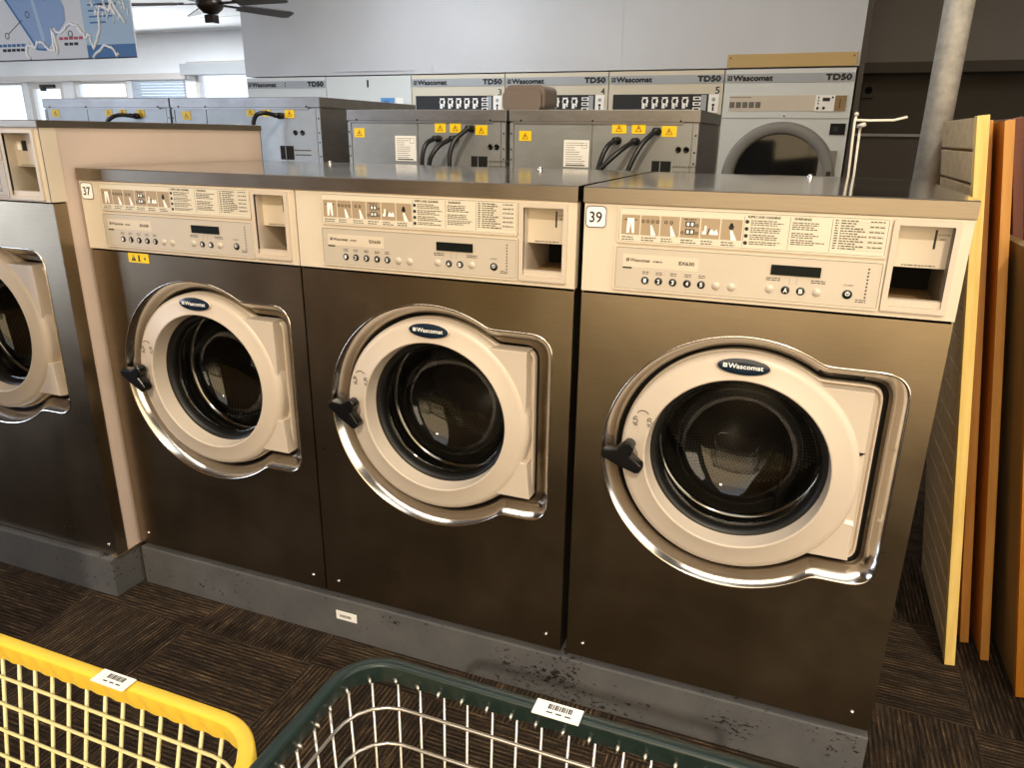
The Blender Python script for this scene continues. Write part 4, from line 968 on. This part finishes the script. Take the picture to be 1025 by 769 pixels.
# ------------------------------------------------------------------ laundry baskets on carts
def cart(name, label, x0, x1, yb, yn, zr, rim_m, wire_m, pitch, tagx, r_c=.075, flange=.034, rimw=.015, peg=True, group='laundry cart baskets'):
    root = thing(name, label, 'laundry basket', ((x0+x1)/2, (yb+yn)/2, ZF), group=None)
    ox, oy, oz = (x0+x1)/2, (yb+yn)/2, ZF
    def b(mb, *a, **k): return rel(mb, ox, oy, oz).build(*a, **k)
    def loop(ins, z, n=10, rc=r_c):
        r = max(rc-ins, .02); p = []
        for cx, cy, a0 in ((x1-ins-r, yb-ins-r, 0), (x0+ins+r, yb-ins-r, 90), (x0+ins+r, yn+ins+r, 180), (x1-ins-r, yn+ins+r, 270)):
            for i in range(n+1):
                a = math.radians(a0+90*i/n); p.append(Vector((cx+r*math.cos(a), cy+r*math.sin(a), z)))
        # resample evenly
        pts = p+[p[0]]; d = [0]
        for i in range(1, len(pts)): d.append(d[-1]+(pts[i]-pts[i-1]).length)
        T = d[-1]; out = []; M_ = 1400; k = 0
        for i in range(M_):
            t = T*i/M_
            while d[k+1] < t: k += 1
            f = (t-d[k])/max(1e-9, d[k+1]-d[k]); out.append(pts[k].lerp(pts[k+1], f))
        return out, T
    A, T = loop(0, zr)
    lo = [loop(0, zr-flange+.006)[0], loop(0, zr-.003)[0], loop(.0025, zr)[0], loop(rimw-.003, zr)[0], loop(rimw-.0005, zr-.001)[0], loop(rimw, zr-.003)[0]]
    # inner flange, scalloped round the wires
    fi = [loop(rimw-.0015, zr-flange*.55)[0], loop(rimw-.004, zr-flange)[0]]
    nsc = int(round(T/pitch))
    for j, lp in enumerate(fi):
        cen = Vector((ox, oy, 0))
        for i, p in enumerate(lp):
            ph = math.cos(2*PI*nsc*i/len(lp)); bulge = (.0014 if j == 0 else .0006)*ph
            dirn = Vector((cen.x-p.x, cen.y-p.y, 0)); 
            nx_ = (1 if abs(p.x-x0) < .08 else -1 if abs(p.x-x1) < .08 else 0); ny_ = (1 if abs(p.y-yn) < .08 else -1 if abs(p.y-yb) < .08 else 0)
            v = Vector((nx_, ny_, 0)); v = v.normalized() if v.length else v
            lp[i] = p+v*bulge+Vector((0, 0, -.0003*ph if j else 0))
    mb = MB(); mb.loops([[tuple(p) for p in l] for l in lo+fi]); 
    rim = b(mb, 'rim', rim_m, root, 'thick moulded plastic rim')
    # wires
    mb = MB(); wz0 = zr-.42; wr = .0014 if peg else .0022
    W0, TW = loop(rimw-.010, zr-flange+.014); W1, _ = loop(rimw+.042, wz0)
    for i in range(nsc):
        k = int(i*len(W0)/nsc); mb.tube([W0[k], W1[k]], wr, 6)
    for lv in (.050, .087, .124, .161, .198, .235, .272, .309, .346, .383, .418) if not peg else (.052, .094, .136, .178, .220, .262, .304, .346, .388):
        t = lv/.42; lp, _ = loop(rimw-.010+.05*t+wr*2, zr-lv, rc=r_c+.01); mb.tube(lp[::10], .0019 if peg else .0021, 6, closed=True)
    for i in range(1, 16): x = x0+.08+(x1-x0-.16)*i/16; mb.tube([(x, yb-.08, wz0), (x, yn+.08, wz0)], wr, 5)
    for i in range(1, 10): y = yn+.08+(yb-yn-.16)*i/10; mb.tube([(x0+.08, y, wz0), (x1-.08, y, wz0)], wr, 5)
    b(mb, 'wire_mesh', wire_m, root)
    if peg:      # wire ends poking out of the flange
        mb = MB()
        for i in range(nsc):
            k = int(i*len(W0)/nsc); p = fi[0][k]; v = Vector((ox-p.x, oy-p.y, 0))
            nx_ = (1 if abs(p.x-x0) < .08 else -1 if abs(p.x-x1) < .08 else 0); ny_ = (1 if abs(p.y-yn) < .08 else -1 if abs(p.y-yb) < .08 else 0)
            v = Vector((nx_, ny_, 0)); v = v.normalized()
            c = p+Vector((0, 0, -.002)); mb.tube([c-v*.002, c+v*.004, c+v*.0055+Vector((0, 0, -.003))], [.0022, .0018, .0006], 6)
        b(mb, 'wire_end', wire_m, rim, 'bright wire ends in the rim')['kind'] = 'stuff'
    # barcode label on the rim
    mb = MB(); w, d = .046, .019
    y_ = yb-.004; mb.box(tagx, tagx+w, y_-d, y_, zr+.002, zr+.0032, 0)
    for k in range(11):
        xx = tagx+.013+.0022*k; mb.box(xx, xx+.0012*(1 if k % 3 else 1.4), y_-.0095, y_-.003, zr+.0032, zr+.0034, 1)
    for k in range(3): mb.box(tagx+.013+.009*k, tagx+.019+.009*k, y_-.0145, y_-.0130, zr+.0032, zr+.0034, 1)
    b(mb, 'barcode_label', [M['label'], M['ink']], root, 'white barcode label stuck on the rim')
    # stand below
    mb = MB(); cx_, cy_ = (x0+x1)/2, (yb+yn)/2-.05
    for sx_ in (-1, 1):
        for sy_ in (-1, 1):
            mb.tube([(cx_+sx_*(x1-x0)*.33, cy_+sy_*(yb-yn)*.28, wz0), (cx_+sx_*(x1-x0)*.33, cy_+sy_*(yb-yn)*.28, ZF+.07)], .011, 10)
    mb.tube([(cx_-(x1-x0)*.33, cy_, ZF+.12), (cx_+(x1-x0)*.33, cy_, ZF+.12)], .009, 8)
    b(mb, 'stand', M['chrome'], root)
    for sx_ in (-1, 1):
        for sy_ in (-1, 1):
            mb = MB(); mb.lathe([(.0003, -.012), (.028, -.012), (.035, -.008), (.035, .008), (.028, .012), (.0003, .012)], (cx_+sx_*(x1-x0)*.33, cy_+sy_*(yb-yn)*.28, ZF+.035), 20)
            mb.box(cx_+sx_*(x1-x0)*.33-.006, cx_+sx_*(x1-x0)*.33+.006, cy_+sy_*(yb-yn)*.28-.014, cy_+sy_*(yb-yn)*.28+.014, ZF+.05, ZF+.075)
            b(mb, 'caster', M['blackp'], root)
    return root
cart('laundry_cart', 'yellow-rimmed wire laundry basket at the bottom left', .47, 1.316, -.945, -1.50, .600, M['yellow'], M['wire_c'], .0277, 1.076, peg=False, flange=.027, rimw=.016)
cart('laundry_cart', 'dark green rimmed wire laundry basket at the bottom centre', 1.346, 1.99, -.861, -1.42, .650, M['green'], M['wire_m'], .0272, 1.552, flange=.024, r_c=.055, rimw=.0145)

# ------------------------------------------------------------------ poster and ceiling fan
Yp = 2.55
root = thing('hanging_poster', 'blue and grey poster hanging at the top left', 'poster', (-2.845, Yp, 1.62))
mb = MB()
px0, px1, pz0, pz1 = -3.85, -2.475, 1.612, 2.10
mb.box(px0, px1, Yp, Yp+.01, pz0, pz1, 0)
q = lambda a, b_, c, d, mi, dy=.001: quad(mb, a, b_, c, d, Yp-dy, mi)
q(-2.90, px1, pz0, pz1, 1); q(-2.90, px1, pz0, pz0+.085, 2, .0015); q(px0, px1, pz0, pz0+.008, 3, .002)
def pol(p, mi, dy): mb.add([(x, Yp-dy, z) for x, z in p], [tuple(range(len(p)))], mi)
g = [(-3.35, 1.69), (-3.26, 1.685), (-3.06, 1.85), (-3.05, 1.93), (-3.12, 2.06), (-3.62, 2.06)]
pol([(x*1.0-.012, z-.012) for x, z in g], 2, .0015); pol(g, 4, .002)
pol([(-3.30, 1.72), (-3.27, 1.74), (-3.33, 2.05), (-3.36, 2.05)], 1, .0025)
mb.lathe([(.06, 0), (.11, 0)], (-2.70, Yp-.002, 2.03), 24, 4, True)
for x, z in ((-3.63, 1.775), (-3.40, 1.90), (-3.22, 2.0), (-3.03, 1.77)): mb.lathe([(.016, 0), (.021, 0)], (x, Yp-.003, z), 16, 3, True)
mb.tube([(-3.61, Yp-.002, 1.79), (-3.46, Yp-.002, 1.87)], .002, 4, 3)
for x0_, x1_, z, mi in ((-3.78, -3.44, 1.705, 2), (-3.70, -3.52, 1.675, 3), (-3.14, -2.94, 1.735, 5), (-3.10, -2.97, 1.70, 3)):
    xx = x0_
    while xx < x1_: mb.box(xx, xx+.035, Yp-.002, Yp-.001, z, z+.018, mi); xx += .045
for r in range(5): fine(mb, -3.80, -3.72, 1.95-.035*r, .010, Yp-.002, 3); 
for r in range(4):
    mb.box(-2.84, -2.84+random.uniform(.12, .26), Yp-.002, Yp-.001, 1.93-.035*r, 1.94-.035*r, 2)
mb.build('poster_sheet', [M['paper'], M['pblue2'], M['pnavy'], M['ink'], M['pblue'], M['pred']], root, None, (2.9, -Yp, -1.62))
mb = MB(); P = [(-3.43, 1.62), (-3.47, 1.67), (-3.44, 1.72), (-3.38, 1.70), (-3.34, 1.735), (-3.29, 1.72), (-3.25, 1.68), (-3.20, 1.66), (-3.19, 1.80), (-3.17, 1.70), (-3.18, 1.64)]
P2 = [(-3.17, 1.80), (-3.10, 1.78), (-3.06, 1.82), (-3.00, 1.84), (-2.94, 1.80), (-2.90, 1.74), (-2.86, 1.76), (-2.84, 1.66), (-2.80, 1.72), (-2.76, 1.80), (-2.74, 1.92), (-2.66, 1.90), (-2.63, 1.96), (-2.58, 1.88), (-2.50, 1.78)]
P3 = [(-2.86, 1.62), (-2.74, 1.70), (-2.68, 1.68), (-2.64, 1.62), (-2.62, 1.66)]
for pp in (P, P2, P3):
    fp = []
    for i in range(len(pp)-1):
        for t in (0, .33, .66): fp.append((pp[i][0]+(pp[i+1][0]-pp[i][0])*t+random.uniform(-.007, .007), Yp-.004, pp[i][1]+(pp[i+1][1]-pp[i][1])*t+random.uniform(-.012, .012)))
    mb.tube(fp, .009, 5)
for k in range(26):
    t = random.random(); x = -2.80+.3*t; z = 1.86+.12*random.random(); mb.tube([(x, Yp-.004, z), (x+random.uniform(-.02, .02), Yp-.004, z-random.uniform(.01, .05))], random.uniform(.003, .008), 5)
mb.build('white_mark', M['white'], root, 'white jagged marks', (2.9, -Yp, -1.62))  # jagged white tubes laid over the sheet
mb = MB(); mb.box(-3.95, -2.95, Yp-.03, Yp+.02, 2.005, 2.14, 0); mb.build('poster_rail', M['pframe'], root, 'grey rail across the top of the poster', (2.9, -Yp, -1.62))
mb = MB()
for x in (-3.7, -3.05): mb.cyl((x, Yp, 2.12), (x, Yp, 7.0), .004, 6)
mb.build('hanging_cord', M['ink'], root, None, (2.9, -Yp, -1.62))

fx_, fy_, fz_ = -2.63, 3.5, 2.075
root = thing('ceiling_fan', 'dark bronze ceiling fan with grey blades hanging at the top left', 'ceiling fan', (fx_, fy_, fz_))
def lz(mb, prof, n=32, mi=0):   # profile (r, z) about the vertical axis
    t = MB(); t.lathe([(r, z) for r, z in prof], (0, 0, 0), n); t.xf(Matrix.Rotation(PI/2, 4, 'X')); mb.add(t.v, t.f, mi, True)
mb = MB(); lz(mb, [(.0005, -.075), (.05, -.07), (.085, -.04), (.10, -.015), (.10, .01), (.08, .035), (.03, .06), (.012, .07), (.012, .45), (.012, ZC-fz_)]); mb.build('motor', M['fan'], root)
mb = MB(); mb.box(-.035, .045, -.035, .035, -.135, -.075, 0, .008); lz(mb, [(.018, -.08), (.018, -.05)]); mb.build('switch_housing', M['fan'], root)
for k, a in enumerate((-2, 70, 142, 193, 268)):
    a = math.radians(a); mb = MB(); mb.box(.09, .26, -.014, .014, -.006, .0, 0); 
    mb.slab([(0.24, -.055), (.66, -.065), (.70, -.045), (.70, .045), (.66, .065), (.24, .055)], -.004, .004, 1)
    n0 = 8
    # slab is in xz, turn it flat, tilt it, then swing it round
    flat = [Vector((v[0], v[2], v[1])) if i >= n0 else Vector(v) for i, v in enumerate(mb.v)]
    mat = Matrix.Rotation(a, 4, 'Z') @ Matrix.Rotation(math.radians(-15), 4, 'X')
    mb.v = [tuple(mat @ v) for v in flat]; mb.build('fan_blade', [M['fan'], M['blade']], root)

# ------------------------------------------------------------------ lights, world, camera
def area(name, loc, rot, sx, sy, power, col):
    l = bpy.data.lights.new(name, 'AREA'); l.shape = 'RECTANGLE'; l.size = sx; l.size_y = sy; l.energy = power; l.color = col
    o = bpy.data.objects.new(name, l); COL.objects.link(o); o.location = loc; o.rotation_euler = rot; return o
s = bpy.data.lights.new('low_sun', 'SUN'); s.energy = 2.0; s.angle = math.radians(1.0); s.color = (1.0, .88, .70)
so = bpy.data.objects.new('low_sun', s); COL.objects.link(so)
d = Vector((-.30, 1.0, -.85)).normalized()
so.rotation_euler = d.to_track_quat('-Z', 'Y').to_euler()
# daylight through the storefront glass and the far windows
area('daylight_front_left', (-5.4, YF_+.02, 1.15), (PI/2, 0, 0), 4.1, 2.4, 165, (.62, .76, 1.0))
area('daylight_front_right', (1.95, YF_+.02, 1.5), (PI/2, 0, 0), 2.5, 2.4, 22, (1.0, .74, .42))
area('ceiling_fill', (.9, -.55, 3.1), (0, 0, 0), 3.6, .5, 42, (1.0, .90, .74))  # overhead light added so bezels and rims have something bright to reflect
area('daylight_right', (XR_-.02, -1.12, 1.38), (0, PI/2, 0), 1.7, 1.8, 20, (1.0, .86, .66))
area('daylight_far', (-9.5, YB-.3, 1.3), (PI/2, 0, PI), 6, 1.4, 260, (.93, .97, 1.0))
for x, y, p in ((-6, 3.4, 110), (-1.2, 3.3, 40), (-7, 6.8, 220), (-10, 4, 150)):
    area('ceiling_fill', (x, y, ZC-.03), (0, 0, 0), 1.2, .3, p, (.93, .97, 1.0))  # unseen fill lights added to brighten the back of the room
area('ceiling_fill', (2.6, 3.4, ZC-.03), (0, 0, 0), .6, .3, 10, (1.0, .92, .84))  # weak fill added for the dark corner beside the dryers
area('ceiling_fill', (.6, 3.0, ZC-.03), (0, 0, 0), 1.2, .3, 22, (1.0, .92, .80))  # warm fill added for the dryer wall
for o in list(COL.objects):
    if o.type == 'LIGHT' and o.data.type == 'AREA' and 'daylight' in o.name: pass

w = bpy.data.worlds.new('World'); sc.world = w; w.use_nodes = True
nt = w.node_tree; bg = nt.nodes['Background']; bg.inputs[1].default_value = 2.0
tc = N(nt, 'ShaderNodeTexCoord'); dp = N(nt, 'ShaderNodeVectorMath', operation='DOT_PRODUCT'); nt.links.new(tc.outputs['Generated'], dp.inputs[0])
dp.inputs[1].default_value = (.45, -.88, .1)      # evening side of the sky, towards the sun
nt.links.new(ramp(nt, dp.outputs['Value'], [(.0, (.86, .94, 1, 1)), (.55, (.80, .86, .92, 1)), (.85, (1.0, .74, .42, 1))]), bg.inputs[0])

# camera (position in plinth-top coordinates)
cam = bpy.data.cameras.new('camera'); co = bpy.data.objects.new('camera', cam); COL.objects.link(co); sc.camera = co
cam.sensor_fit = 'HORIZONTAL'; cam.sensor_width = 36; cam.lens = 737.6095*36/1025; cam.clip_start = .02; cam.clip_end = 100
F = Vector((-.34006123, .88419319, -.32025109)); R = Vector((.93183672, .36268369, .01186851)); U = Vector((-.1266439, .29438571, .94725835))
mt = Matrix((( R.x, U.x, -F.x, 0), (R.y, U.y, -F.y, 0), (R.z, U.z, -F.z, 0), (0, 0, 0, 1)))
co.rotation_euler = mt.to_euler(); co.location = (1.73184468, -1.41293247, 1.1669839)

# lift the whole place so that the floor is z = 0
for o in COL.objects:
    if o.parent is None: o.location.z += Z0

sc.view_settings.view_transform = 'Standard'; sc.view_settings.look = 'None'; sc.view_settings.gamma = 1.0
sc.view_settings.use_curve_mapping = False; sc.view_settings.exposure = -0.12
